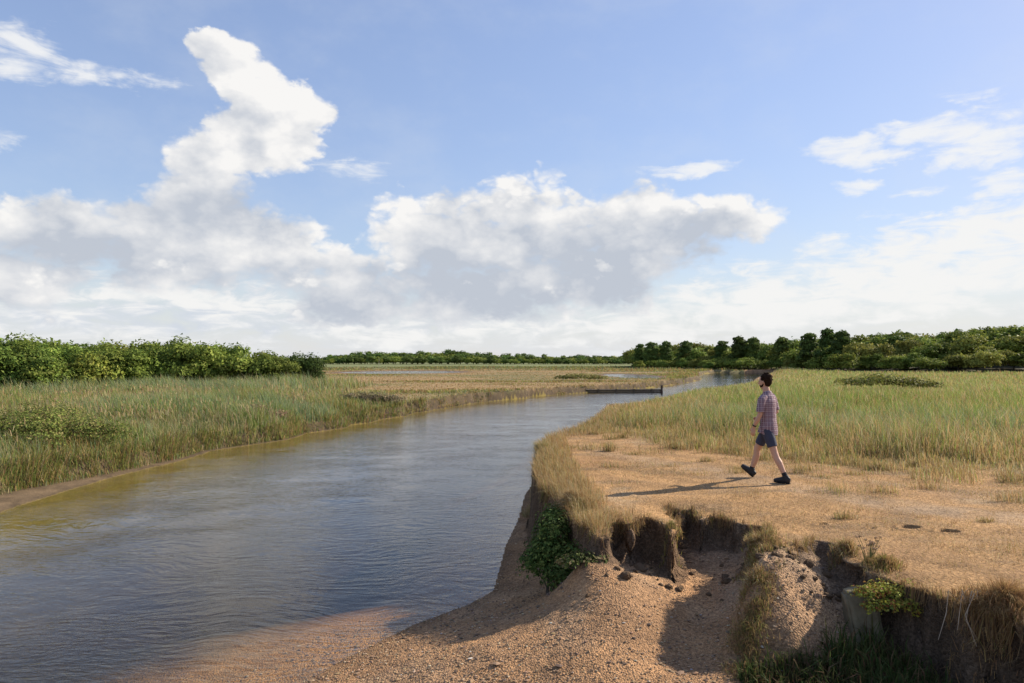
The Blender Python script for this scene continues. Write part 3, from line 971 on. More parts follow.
def crown_np(rng, lobes, n, size, tints, up=.25, inner=.2):
    """leaf sprays spread through lobes; each spray is a pair of bent leaf-shaped faces"""
    L = np.array(lobes, float)
    vol = (L[:, 3] * L[:, 4] + L[:, 4] * L[:, 5] + L[:, 3] * L[:, 5])
    idx = rng.choice(len(L), n, p=vol / vol.sum())
    d = rng.normal(size=(n, 3)); d /= np.linalg.norm(d, axis=1)[:, None]
    d[:, 2] = np.where(d[:, 2] < -.35, -d[:, 2] * .6, d[:, 2])
    rr = np.where(rng.random(n) < inner, rng.uniform(.3, .8, n), rng.uniform(.82, 1.1, n))
    bump = 1 + .16 * np.sin(d[:, 0] * 7 + idx * 2.1) * np.sin(d[:, 1] * 6 + idx) + .1 * np.sin(d[:, 2] * 11 + idx)
    p = L[idx, :3] + d * L[idx, 3:6] * (rr * bump)[:, None]
    nrm = d * 1.0 + rng.normal(0, .42, (n, 3)) + np.array([0, 0, up]); nrm /= np.linalg.norm(nrm, axis=1)[:, None]
    a = np.cross(nrm, rng.normal(size=(n, 3))); a /= np.linalg.norm(a, axis=1)[:, None]
    b = np.cross(nrm, a)
    s = size * rng.uniform(.55, 1.35, n)[:, None]
    a, b = a * s, b * s * .62
    lift = nrm * s * .22
    V = np.stack([p - a, p - b * .9 + lift, p + a, p + b * .9 + lift], 1).reshape(-1, 3)
    k = np.arange(n)[:, None] * 4
    T = np.vstack([k + np.array([[0, 1, 2]]), k + np.array([[0, 2, 3]])])
    t = np.array(tints)[rng.choice(len(tints), n)] * rng.uniform(.7, 1.3, (n, 1))
    lt = rng.uniform(.8, 1.2, len(L))[idx][:, None]
    return V, T, np.repeat(t * lt, 4, axis=0)


def make_tree(seed, form, n, size, tints, one_mesh=False):
    """height 1 (scaled on placing) -> (trunk mesh, crown mesh)"""
    rng = np.random.default_rng(seed)
    lobes, tubes = [], []
    if form == 'pine':
        bend = rng.uniform(-.06, .06, 2)
        tubes.append(tube_np([(0, 0, -.05), (bend[0] * .4, bend[1] * .4, .35), (bend[0], bend[1], .85)], [.03, .024, .01]))
        for i in range(16):
            z = .25 + .68 * (i + rng.random()) / 16; a = i * 2.4 + rng.uniform(-.5, .5); R = .40 * (1.08 - z) ** .8 * rng.uniform(.35, 1.05)
            c = np.array([bend[0] * z + R * math.cos(a), bend[1] * z + R * math.sin(a), z])
            lobes.append((*c, rng.uniform(.09, .16), rng.uniform(.09, .16), rng.uniform(.05, .085)))
            tubes.append(tube_np([(bend[0] * z, bend[1] * z, z - .12), tuple(c)], [.011, .004], 5))
        lobes.append((bend[0], bend[1], .9, .12, .12, .09))
        lobes.append((bend[0], bend[1], .62, .2, .2, .2))
        lobes.append((bend[0], bend[1], .4, .22, .22, .2))
    else:
        W = {'round': .46, 'shrub': .62, 'low': .85}[form]
        tubes.append(tube_np([(0, 0, -.06), (.02, .01, .2), (.03, -.02, .5)], [.035, .026, .012]))
        for i in range(13 if form != 'low' else 11):
            a = rng.uniform(0, 6.28); R = W * math.sqrt(rng.uniform(0, 1)) * .78
            top = .82 * math.sqrt(max(0, 1 - (R / (W * 1.08)) ** 2))
            z = rng.uniform(.35, 1) * top + .04
            s = rng.uniform(.15, .26) * (1 if form == 'round' else 1.05)
            c = (R * math.cos(a), R * math.sin(a), max(z, s * .55))
            lobes.append((*c, s * rng.uniform(.9, 1.3), s * rng.uniform(.9, 1.3), s * rng.uniform(.7, .95)))
            tubes.append(tube_np([(.02, 0, .18), (c[0] * .5, c[1] * .5, .18 + (c[2] - .18) * .6), c], [.016, .01, .004], 5))
        lobes.append((0, 0, .36, W * .55, W * .55, .34))
        # loose shoots break the outline
    V, T, c = crown_np(rng, lobes, n, size, tints, inner=.18)
    if form != 'pine':
        m = int(n * .05)
        L = np.array(lobes)[rng.integers(0, len(lobes), m)]
        dd = rng.normal(size=(m, 3)); dd[:, 2] = abs(dd[:, 2]) + .4; dd /= np.linalg.norm(dd, axis=1)[:, None]
        p = L[:, :3] + dd * L[:, 3:6] * rng.uniform(1.1, 1.38, (m, 1))
        s = size * .8
        k = np.arange(m)[:, None] * 3 + len(V)
        V = np.vstack([V, np.stack([p + rng.normal(0, s, (m, 3)) * .7, p + rng.normal(0, s, (m, 3)) * .7, p + rng.normal(0, s, (m, 3))], 1).reshape(-1, 3)])
        T = np.vstack([T, k + np.array([[0, 1, 2]])])
        c = np.vstack([c, np.repeat(np.array(tints)[rng.integers(0, len(tints), m)], 3, axis=0)])
    tv, tq = join_tubes(tubes)
    if one_mesh:
        me = mesh_np('tree', np.vstack([V, tv]), [T, tq + len(V)], [M_CROWN], {'tint': np.vstack([c, np.tile([[.07, .055, .04]], (len(tv), 1))])})
        return me
    trunk = mesh_np('trunk', tv, [tq], [M_BARK], smooth=True)
    crown = mesh_np('crown', V, [T], [M_CROWN], {'tint': c})
    return trunk, crown


def plant_tree(name, proto, loc, h, rz, label, cat, group=None, wide=1.0):
    e = empty(name, loc, rz, (h * wide, h * wide, h))
    obj('trunk', proto[0], e)
    obj('crown', proto[1], e)
    tag(e, label, cat, group)
    return e


T_BRIGHT = [(.19, .245, .045), (.16, .215, .04), (.22, .26, .055), (.125, .175, .035)]
T_DARK = [(.115, .165, .04), (.14, .19, .045), (.10, .145, .036)]
T_MID = [(.19, .24, .042), (.225, .255, .045), (.145, .195, .036), (.25, .265, .06)]
T_OLIVE = [(.245, .24, .052), (.27, .255, .06), (.2, .215, .05)]
G_OF = lambda x, y: float(ground(np.array([x]), np.array([y]))[0])

clods()

ORD = ['first', 'second', 'third', 'fourth', 'fifth', 'sixth', 'seventh', 'eighth', 'ninth', 'tenth', 'eleventh', 'twelfth', 'thirteenth', 'fourteenth', 'fifteenth', 'sixteenth', 'seventeenth', 'eighteenth']

# --- thicket behind the reed bed
thick = [make_tree(200 + i, 'shrub', 5200, .036, T_BRIGHT if i % 4 else T_MID) for i in range(6)]
end_bush = make_tree(221, 'shrub', 5200, .034, [(.08, .115, .028), (.065, .10, .025), (.10, .135, .032)])
rng = np.random.default_rng(5)
row = [(-12 + 17.5 * i, None) for i in range(19)]
for i, px in enumerate(np.linspace(300, -20, 16)):
    D = 59 - (300 - px) * .042
    x, y = at_depth(px + rng.uniform(-5, 5), D + rng.uniform(-1.2, 1.2))
    top = np.interp(px, [-20, 60, 120, 180, 230, 270, 300], [338, 340, 342, 339, 343, 352, 351]) + rng.uniform(-1, 3)
    z = G_OF(x, y)
    h = CAMZ + (360 - top) * y / F - z
    if i == 0:
        plant_tree('bush', end_bush, (x, y, z - .1), h, 1.0, 'dark green bush ending the thicket beside the open marsh', 'bush', 'bushes of the thicket behind the reeds')
    else:
        plant_tree('bush', thick[i % 6], (x, y, z - .1), h * .95, rng.uniform(0, 6.28), f'{ORD[i]} bush of the thicket front row, counted from its end by the open marsh', 'bush', 'bushes of the thicket behind the reeds')
for i, px in enumerate(np.linspace(285, -40, 17)):
    D = 65 - (300 - px) * .042
    x, y = at_depth(px + rng.uniform(-6, 6), D + rng.uniform(-1.5, 1.5))
    top = np.interp(px, [-20, 20, 60, 100, 150, 180, 230, 270, 300], [333, 335, 337, 341, 338, 336, 344, 351, 353]) + rng.uniform(-2, 2)
    z = G_OF(x, y)
    plant_tree('bush', thick[(i * 5 + 2) % 6], (x, y, z - .1), (CAMZ + (360 - top) * y / F - z), rng.uniform(0, 6.28), 'bright green bush in the rear row of the thicket, only its top showing', 'bush', 'rear row of the thicket')

# --- wood beyond the field: pines on the skyline, then rounded trees and scrub
pines = [make_tree(300 + i, 'pine', 4200, .036, T_DARK) for i in range(4)]
rounds = [make_tree(320 + i, 'round', 4200, .042, [T_MID, T_OLIVE, T_MID, T_DARK, T_BRIGHT][i]) for i in range(5)]
lows = [make_tree(340 + i, 'low', 3600, .05, [T_MID, T_BRIGHT, T_OLIVE, T_MID][i]) for i in range(4)]
FRONT_PX = [630, 640, 700, 760, 800, 850, 930, 1024, 1120]
FRONT_D = [225, 208, 188, 168, 142, 115, 102, 98, 97]
pine_px = [(640, 345), (650, 343), (667, 342), (686, 342), (722, 342), (740, 337), (754, 338), (781, 338), (809, 334), (829, 329), (843, 331)]
for i, (px, top) in enumerate(pine_px):
    D = np.interp(px, FRONT_PX, FRONT_D) + 10 + rng.uniform(-3, 3)
    x, y = at_depth(px, D)
    z = G_OF(x, y)
    h = (CAMZ + (361.5 - top) * D / F - z)
    plant_tree('pine_tree', pines[i % 4], (x, y, z - .1), h, rng.uniform(0, 6.28), f'dark pine, {ORD[i]} along the wood skyline counted from the river bend', 'pine', 'pines on the skyline of the wood', rng.uniform(.85, 1.2))
# rounded canopy rising on the slope
sky_px, sky_y = [630, 700, 760, 800, 850, 880, 905, 930, 960, 1000, 1024, 1080], [348, 346, 343.5, 341, 335, 337, 332, 336, 330, 326.5, 325, 323]
k = 0
for rowi, dd in enumerate([5, 13, 22, 33, 46]):
    px = 632 + rng.uniform(0, 8)
    while px < 1075:
        D = np.interp(px, FRONT_PX, FRONT_D) + dd + rng.uniform(-3, 3)
        x, y = at_depth(px, D)
        z = G_OF(x, y)
        frac = [.45, .76, .93, .98, 1.0][rowi]
        topy = 370 - (370 - np.interp(px, sky_px, sky_y)) * frac + rng.uniform(-2, 2)
        h = np.clip((CAMZ + (360 - topy) * y / F - z) * 1.13, 2.2, 9.5)
        step = h * F / D * .78 * rng.uniform(.8, 1.25)
        if rng.random() < (1 if rowi else .9):
            p = rounds[rng.integers(0, 5)] if (h > 4 and rng.random() < .6) else lows[rng.integers(0, 4)]
            nm, ct = ('broadleaf_tree', 'tree') if p in rounds else ('scrub_bush', 'bush')
            lab = ['mid green scrub at the foot of the wood where field meets trees', 'rounded tree in the second tier of the wood above the scrub', 'rounded tree halfway up the wooded slope', 'rounded tree high on the wooded slope', 'crown on the top skyline of the wooded slope'][rowi]
            lab = lab if nm != 'scrub_bush' or rowi == 0 else lab.replace('rounded tree', 'spreading bush').replace('crown', 'spreading bush')
            if rowi == 0 and nm == 'broadleaf_tree': lab = 'small rounded tree at the foot of the wood where field meets trees'
            plant_tree(nm, p, (x, y, z - .2), h, rng.uniform(0, 6.28), lab, ct, f'{["foot", "second tier", "middle", "upper slope", "skyline"][rowi]} of the wood, {ct}s', rng.uniform(1.0, 1.25))
            k += 1
        px += step

# small light bushes before the pines and at the river's bend
for i, (px, D, h, lab) in enumerate([(661, 200, 2.3, 'small bright bush below the second pine of the wood'), (708, 184, 2.2, 'small bright bush standing before the pines, nearer the walking man'),
                                     (640, 205, 2.6, 'dark bush at the outer corner of the pine wood')]):
    x, y = at_depth(px, D)
    plant_tree('scrub_bush', lows[1 if i < 2 else 3], (x, y, G_OF(x, y) - .1), h, i * 1.3, lab, 'bush', None, 1.1)

# --- far wood closing the marsh, each tree small in the picture
fars = [make_tree(400 + i, ['round', 'round', 'low', 'shrub', 'pine'][i], 1100, .075, [T_DARK, T_MID, T_DARK, T_MID, T_DARK][i], True) for i in range(5)]
for rowi, (D0, s) in enumerate([(335, .72), (352, .95), (375, 1.12)]):
    px = 255 + rng.uniform(0, 6)
    while px < 650:
        D = D0 + rng.uniform(-6, 6)
        x, y = at_depth(px, D)
        z = G_OF(x, y)
        top = np.interp(px, [255, 320, 340, 380, 460, 480, 560, 650], [357, 357, 353.5, 351, 351, 353.5, 355, 355])
        h = (CAMZ + (360 - top) * D / F - z) * s * rng.uniform(.88, 1.08)
        kind = rng.integers(0, 4)
        o = obj('distant_tree', fars[kind])
        o.location = (x, y, z - .3)
        o.rotation_euler = (0, 0, rng.uniform(0, 6.28))
        o.scale = (h * 1.25, h * 1.25, h)
        tag(o, 'dark tree in the far wood closing the marsh horizon', 'tree', 'trees of the far wood')
        px += h * F / D * .62 * rng.uniform(.8, 1.3)


# ------------------------------------------------------------------ small plants near the bank
def leafy(name, seed, loc, lobes, n, size, tints, label, cat, stems=12, mat=None):
    rng = np.random.default_rng(seed)
    e = empty(name, loc)
    V, T, c = crown_np(rng, lobes, n, size, tints, up=.5, inner=.4)
    obj('foliage', mesh_np('foliage', V, [T], [mat or M_BUSH], {'tint': c}), e)
    ts = []
    for i in range(stems):
        L = lobes[i % len(lobes)]
        t = np.array(L[:3]) + rng.uniform(-.5, .5, 3) * np.array(L[3:6])
        ts.append(tube_np([(rng.uniform(-.08, .08), rng.uniform(-.08, .08), -.06), t * .55 + rng.normal(0, .02, 3), t], [.008, .006, .003], 5))
    v, q = join_tubes(ts)
    obj('stem', mesh_np('stem', v, [q], [M_BARK]), e)
    tag(e, label, cat)
    return e


bx, by = .50, 8.75
leafy('shrub', 1, (bx, by, G_OF(bx, by)), [(.02, .3, .66, .24, .3, .26), (.1, .62, .78, .2, .26, .2), (0, .1, .42, .30, .32, .30), (.12, -.15, .22, .26, .3, .24), (-.16, .2, .28, .24, .3, .25), (.22, -.42, .12, .2, .22, .14), (-.05, .55, .35, .22, .3, .3), (.30, -.12, .40, .2, .26, .26), (.34, -.5, .24, .16, .2, .18)], 8500, .025,
      [(.07, .115, .028), (.10, .15, .036), (.055, .095, .022), (.15, .18, .045)], 'dark green leafy shrub growing in the shade under the promontory edge', 'shrub', 16)
bx, by = .78, 8.0
leafy('low_plant', 2, (bx, by, G_OF(bx, by)), [(0, 0, .08, .2, .14, .1), (.2, .02, .06, .15, .1, .07), (-.15, -.08, .05, .14, .1, .08)], 900, .022,
      [(.09, .12, .035), (.12, .14, .04), (.2, .16, .08)], 'low green plant spilling onto the shingle below the shrub', 'plant', 8)
x, y = at_depth(880, 45)
leafy('gorse_bush', 3, (x, y, G_OF(x, y)), [(0, 0, .75, 1.5, 1.2, .5), (1.6, .2, .6, 1.3, 1.2, .45), (-1.6, .1, .6, 1.2, 1.2, .4), (3, .4, .45, 1.2, 1, .35)], 3600, .09,
      [(.2, .21, .045), (.25, .24, .05), (.16, .18, .045), (.17, .15, .06)], 'wide yellow green bush in the reed field beyond the walking man', 'bush', 10)
x, y = at_depth(30, 19.6)
leafy('bramble', 4, (x, y, G_OF(x, y)), [(0, 0, .6, 1.1, .9, .55), (-1.1, .5, .6, 1.0, .8, .55), (1.0, .6, .5, .9, .8, .5), (-.4, 1.3, .8, 1.0, .9, .5), (.5, -.4, .35, .8, .5, .35), (1.7, 1.0, .4, .7, .6, .4)], 7500, .042,
      [(.17, .21, .045), (.21, .23, .06), (.13, .17, .04), (.24, .2, .08)], 'yellow green bramble low on the far bank above the mud ledge', 'bush', 10)
x, y = at_depth(262, 29.5)
leafy('dead_bush', 5, (x, y, G_OF(x, y)), [(0, 0, .35, .7, .5, .3), (.6, .3, .3, .5, .5, .28), (-.3, .2, .55, .5, .5, .3)], 1800, .05,
      [(.34, .24, .15), (.27, .18, .11), (.2, .14, .09)], 'withered pinkish brown bush on the far bank edge', 'bush', 10)
x, y = at_depth(368, 39.5)
leafy('dead_bush', 6, (x, y, G_OF(x, y)), [(0, 0, .4, 1.2, .7, .35), (1.1, .5, .3, 1.0, .7, .3), (-1.0, -.4, .4, .8, .6, .32)], 2200, .065,
      [(.24, .19, .12), (.19, .15, .09), (.15, .14, .07)], 'greyish brown bush where the reeds end at the open marsh', 'bush', 10)
x, y = at_depth(580, 88)
leafy('marsh_bush', 7, (x, y, G_OF(x, y)), [(0, 0, .4, 2.4, 1.2, .5), (2.2, .3, .3, 1.5, 1, .4), (-2, 0, .3, 1.4, 1, .35)], 1700, .13,
      [(.25, .24, .07), (.2, .21, .06), (.28, .22, .09)], 'low olive bush on the marsh behind the timber barrier', 'bush', 6)

# yellow fleshy plant over the block
leafy('samphire_plant', 12, (3.50, 6.44, 1.04), [(0, 0, .06, .20, .13, .08), (-.2, -.06, .05, .15, .1, .07), (.24, .0, .07, .2, .13, .08), (.42, -.05, .03, .14, .12, .07), (.05, -.14, -.03, .22, .09, .09), (-.2, -.15, -.05, .1, .06, .09), (.3, -.16, -.08, .16, .07, .09)],
      3800, .0165, [(.42, .40, .06), (.34, .36, .06), (.22, .27, .06), (.44, .37, .07), (.38, .20, .05), (.27, .29, .07), (.40, .38, .08), (.26, .10, .04)], 'yellow green fleshy plant with reddening leaves draped over the concrete block', 'plant', 40)


def flower_head_plant():
    x, y = 3.62, 6.98
    e = empty('seed_head_plant', (x, y, G_OF(x, y)))
    rng = np.random.default_rng(31)
    ts = []; V = []; T = []; C = []; off = 0
    for i in range(20):
        p = np.array([rng.normal(0, .07), rng.normal(0, .05), rng.uniform(.14, .26)])
        ts.append(tube_np([(p[0] * .3, p[1] * .3, -.02), p * .6, p], [.003, .0025, .002], 4))
        v, t, c = crown_np(rng, [(*p, .016, .016, .014)], 34, .008, [(.5, .36, .24), (.42, .28, .18), (.36, .26, .14)])
        V.append(v); T.append(t + off); C.append(c); off += len(v)
    obj('seed_head', mesh_np('seed_head', np.vstack(V), [np.vstack(T)], [M_BUSH], {'tint': np.vstack(C)}), e)
    v, q = join_tubes(ts)
    obj('stem', mesh_np('stem', v, [q], [plain('flower_stem', (.14, .15, .05), .8)]), e)
    tag(e, 'pale pinkish seed heads standing just behind the concrete block', 'plant')


flower_head_plant()


def tuft(seed, x, y, n, h, spread, tints, label, lean=(-.1, -.1), dz=0, s=.35):
    rng = np.random.default_rng(seed)
    a = rng.uniform(0, 6.28, n); r = spread * .62 * np.abs(rng.normal(0, 1, n))
    r *= 1 + .3 * np.sin(a * 3 + seed) + .15 * np.sin(a * 7 + seed * 2)
    r = np.minimum(r, spread * 1.15)
    px, py = r * np.cos(a), r * np.sin(a)
    z = ground(x + px, y + py) - G_OF(x, y)
    hh = h * rng.uniform(.35, 1.25, n) * np.exp(-(r / (spread * 1.4)) ** 2)
    c = pick(tints, np.ones((len(tints), n)), .2)
    ln = np.clip(rng.normal(0, s, (n, 2)) + np.stack([np.cos(a), np.sin(a)], 1) * .25 + np.array(lean), -.95, .95)
    V, q, t, cc = blades(np.stack([px, py, z - .01], 1), hh, rng.uniform(.004, .008, n), ln, c)
    o = obj('grass_tuft', mesh_np('grass_tuft', V, [q, t], [M_DRY], {'tint': cc}))
    o.location = (x, y, G_OF(x, y) + dz)
    tag(o, label, 'grass tuft', 'grass tufts on the eroded bank')


DRYT = [STRAW, RUST, PALE, (.3, .2, .1)]
tuft(1, 2.72, 7.72, 1100, .14, .2, DRYT + [OLIVE], 'dry tuft crowning the spur between the two gullies', (-.25, -.15))
tuft(2, 2.58, 7.3, 500, .13, .17, DRYT + [OLIVE, OLIVE], 'olive tuft on the spur just below its dry crown', (-.3, -.2), s=.5)
tuft(3, 2.38, 6.85, 700, .13, .2, DRYT + [OLIVE, RUST], 'rusty tuft halfway down the spur', (-.35, -.2), s=.5)
tuft(5, 1.93, 8.35, 700, .09, .12, [STRAW, OLIVE, (.2, .19, .07)], 'small green topped tuft between the bay and the deep gully', (-.1, -.1))
tuft(6, 3.56, 7.35, 900, .17, .14, DRYT + [OLIVE, RUST], 'brown tuft hanging over the narrow second gully', (-.35, -.15))
tuft(7, 4.02, 5.62, 4200, .24, .34, [RUST, (.34, .2, .09), STRAW, (.28, .17, .08)], 'large rust coloured tuft drooping over the shaded bank edge', (-.2, -.45))
tuft(8, 3.70, 6.85, 1200, .13, .17, [RUST, STRAW, OLIVE], 'reddish tuft behind the concrete block beside the seed heads', (-.1, -.2))
tuft(9, .86, 9.5, 2600, .26, .26, [STRAW, RUST, (.36, .25, .12), PALE], 'shaggy straw tuft above the dark shrub on the promontory', (-.4, -.25))
tuft(10, .62, 14.3, 2600, .34, .34, [STRAW, PALE, PALE, OLIVE], 'pale tall tuft at the outer tip of the promontory', (-.2, -.1))


def twig():
    x, y = 3.80, 5.80
    e_z = G_OF(x, y)
    rng = np.random.default_rng(3)
    ts = []
    for i in range(11):
        a = rng.uniform(-2.6, -.5)
        L = rng.uniform(.2, .5)
        p0 = np.array([rng.normal(0, .05), rng.normal(0, .04), .02])
        p1 = p0 + np.array([math.cos(a) * L * .4, math.sin(a) * L * .3, .12])
        p2 = p0 + np.array([math.cos(a) * L * .8, math.sin(a) * L * .6, -.05 - .5 * L])
        ts.append(tube_np([p0, p1, (p1 + p2) / 2 + rng.normal(0, .045, 3), p2], [.004, .0035, .003, .0015], 4))
    v, q = join_tubes(ts)
    o = obj('dead_twigs', mesh_np('dead_twigs', v, [q], [plain('dead_wood', (.42, .33, .24), .8)]))
    o.name = 'dead_branch'
    o.location = (x, y, e_z)
    tag(o, 'pale dead branch hanging over the shaded bank edge', 'branch')


twig()


# ------------------------------------------------------------------ concrete block, timber barrier, marker post
def boxes_mesh(name, boxes, mat, bevel=.01, segs=2):
    import bmesh
    bm = bmesh.new()
    for c, s, rot in boxes:
        b = bmesh.ops.create_cube(bm, size=1.0)
        M = Matrix.Translation(c) @ rot @ Matrix.Diagonal((*s, 1))
        bmesh.ops.transform(bm, matrix=M, verts=b['verts'])
    if bevel:
        bmesh.ops.bevel(bm, geom=bm.edges[:], offset=bevel, segments=segs, affect='EDGES')
    me = bpy.data.meshes.new(name)
    bm.to_mesh(me)
    bm.free()
    me.materials.append(mat)
    return me


def concrete_block():
    import bmesh
    bm = bmesh.new()
    bmesh.ops.create_cube(bm, size=1.0)
    bmesh.ops.transform(bm, matrix=Matrix.Diagonal((.30, .28, 1.0, 1)), verts=bm.verts)
    bmesh.ops.bevel(bm, geom=bm.edges[:], offset=.025, segments=2, affect='EDGES')
    bmesh.ops.subdivide_edges(bm, edges=bm.edges[:], cuts=7, use_grid_fill=True)
    for v in bm.verts:
        x, y, z = v.co
        a = np.array([x + z * .7]); b = np.array([y - z * .6])
        nz = float(fbm(a, b, 7, 4, 5)[0])
        v.co += v.normal * 0.03 * nz
        top = max(0, z - .38)
        v.co.z -= .35 * max(0, abs(x) - .06) * (top > 0) * (.6 + .4 * nz)
        v.co.x *= 1 - .12 * (z + .5)
    me = bpy.data.meshes.new('concrete_block')
    bm.to_mesh(me); bm.free()
    me.polygons.foreach_set('use_smooth', [True] * len(me.polygons))
    m = plain('old_concrete', (.17, .145, .095), .95, .6, 7, 1.0, .1)
    me.materials.append(m)
    o = obj('concrete_block', me)
    o.location = (3.35, 6.5, .58)
    o.rotation_euler = (math.radians(-8), math.radians(-9), math.radians(-12))
    tag(o, 'weathered grey concrete block leaning out of the shaded bank', 'concrete block')


concrete_block()


def timber_barrier():
    wood = plain('dark_timber', (.12, .095, .07), .85, .4, 6, .4)
    pale = plain('pale_timber', (.24, .2, .15), .85, .3, 6, .4)
    red = plain('rusty_post', (.12, .075, .055), .85, .3, 6, .4)
    a, b = np.array([6.6, 68.2]), np.array([15.05, 69.2])
    e = empty('timber_barrier', (a[0], a[1], 0), math.atan2(b[1] - a[1], b[0] - a[0]))
    L = float(np.hypot(*(b - a)))
    I = Matrix.Identity(4)
    for k in range(2):
        obj('plank', boxes_mesh('plank', [((L / 2, 0, .04 + .15 * k), (L, .10, .135), I)], wood), e)
    obj('rail', boxes_mesh('rail', [((L / 2, 0, .285), (L, .22, .06), I)], pale), e)
    pm = boxes_mesh('post', [((0, 0, .0), (.16, .14, .7), I)], wood)
    for k in range(5):
        o = obj('post', pm, e)
        o.location = (.2 + (L - 1.2) * k / 4, -.13, 0)
    o = obj('post', boxes_mesh('post', [((0, 0, .2), (.17, .17, 1.0), I)], red), e)
    o.location = (L + .1, 0, 0)
    o['label'] = 'taller reddish end post'
    tag(e, 'low dark timber barrier across the river with a taller end post', 'barrier')


timber_barrier()
v, q = tube_np([(0, 0, -.2), (0, 0, 1.5), (0.02, 0, 3.2)], [.05, .045, .04], 8)
o = obj('marker_post', mesh_np('marker_post', v, [q], [plain('grey_post', (.3, .28, .25))]))
x, y = at_depth(379, 190)
o.location = (x, y, G_OF(x, y))
tag(o, 'thin grey post standing alone on the distant marsh', 'post')


# ------------------------------------------------------------------ the walker
def solid(name, pieces, mat, voxel=.01, smooth=6, parent=None, post=None):
    """closed lofts fused into one continuous surface"""
    import bmesh
    bm = bmesh.new()
    for rings in pieces:
        K = 16
        prev = None
        ringsv = []
        n = len(rings)
        P = [Vector(r[0]) for r in rings]
        for i, (p, ra, rb, side) in enumerate(rings):
            d = (P[min(i + 1, n - 1)] - P[max(i - 1, 0)]).normalized()
            s = Vector(side); s = (s - d * s.dot(d)).normalized()
            u = d.cross(s)
            ringsv.append([bm.verts.new(P[i] + s * (ra * math.cos(2 * math.pi * k / K)) + u * (rb * math.sin(2 * math.pi * k / K))) for k in range(K)])
        for a, b in zip(ringsv[:-1], ringsv[1:]):
            for k in range(K):
                bm.faces.new((a[k], a[(k + 1) % K], b[(k + 1) % K], b[k]))
        bm.faces.new(ringsv[0][::-1]); bm.faces.new(ringsv[-1])
    bmesh.ops.recalc_face_normals(bm, faces=bm.faces[:])
    me = bpy.data.meshes.new(name + '_tmp')
    bm.to_mesh(me); bm.free()
    o = bpy.data.objects.new(name, me)
    COL.objects.link(o)
    r = o.modifiers.new('fuse', 'REMESH'); r.mode = 'VOXEL'; r.voxel_size = voxel; r.use_smooth_shade = True
    s = o.modifiers.new('soft', 'SMOOTH'); s.iterations = smooth; s.factor = .5
    dg = bpy.context.evaluated_depsgraph_get()
    new = bpy.data.meshes.new_from_object(o.evaluated_get(dg))
    o.modifiers.clear()
    o.data = new
    new.name = name
    if post:
        for vtx in new.vertices: vtx.co = post(vtx.co)
    new.materials.clear()
    new.materials.append(mat)
    new.polygons.foreach_set('use_smooth', [True] * len(new.polygons))
    if parent: o.parent = parent
    return o


def limb(pts, rad, side=(0, 1, 0)):
    return [(p, r if np.isscalar(r) else r[0], r if np.isscalar(r) else r[1], side) for p, r in zip(pts, rad)]


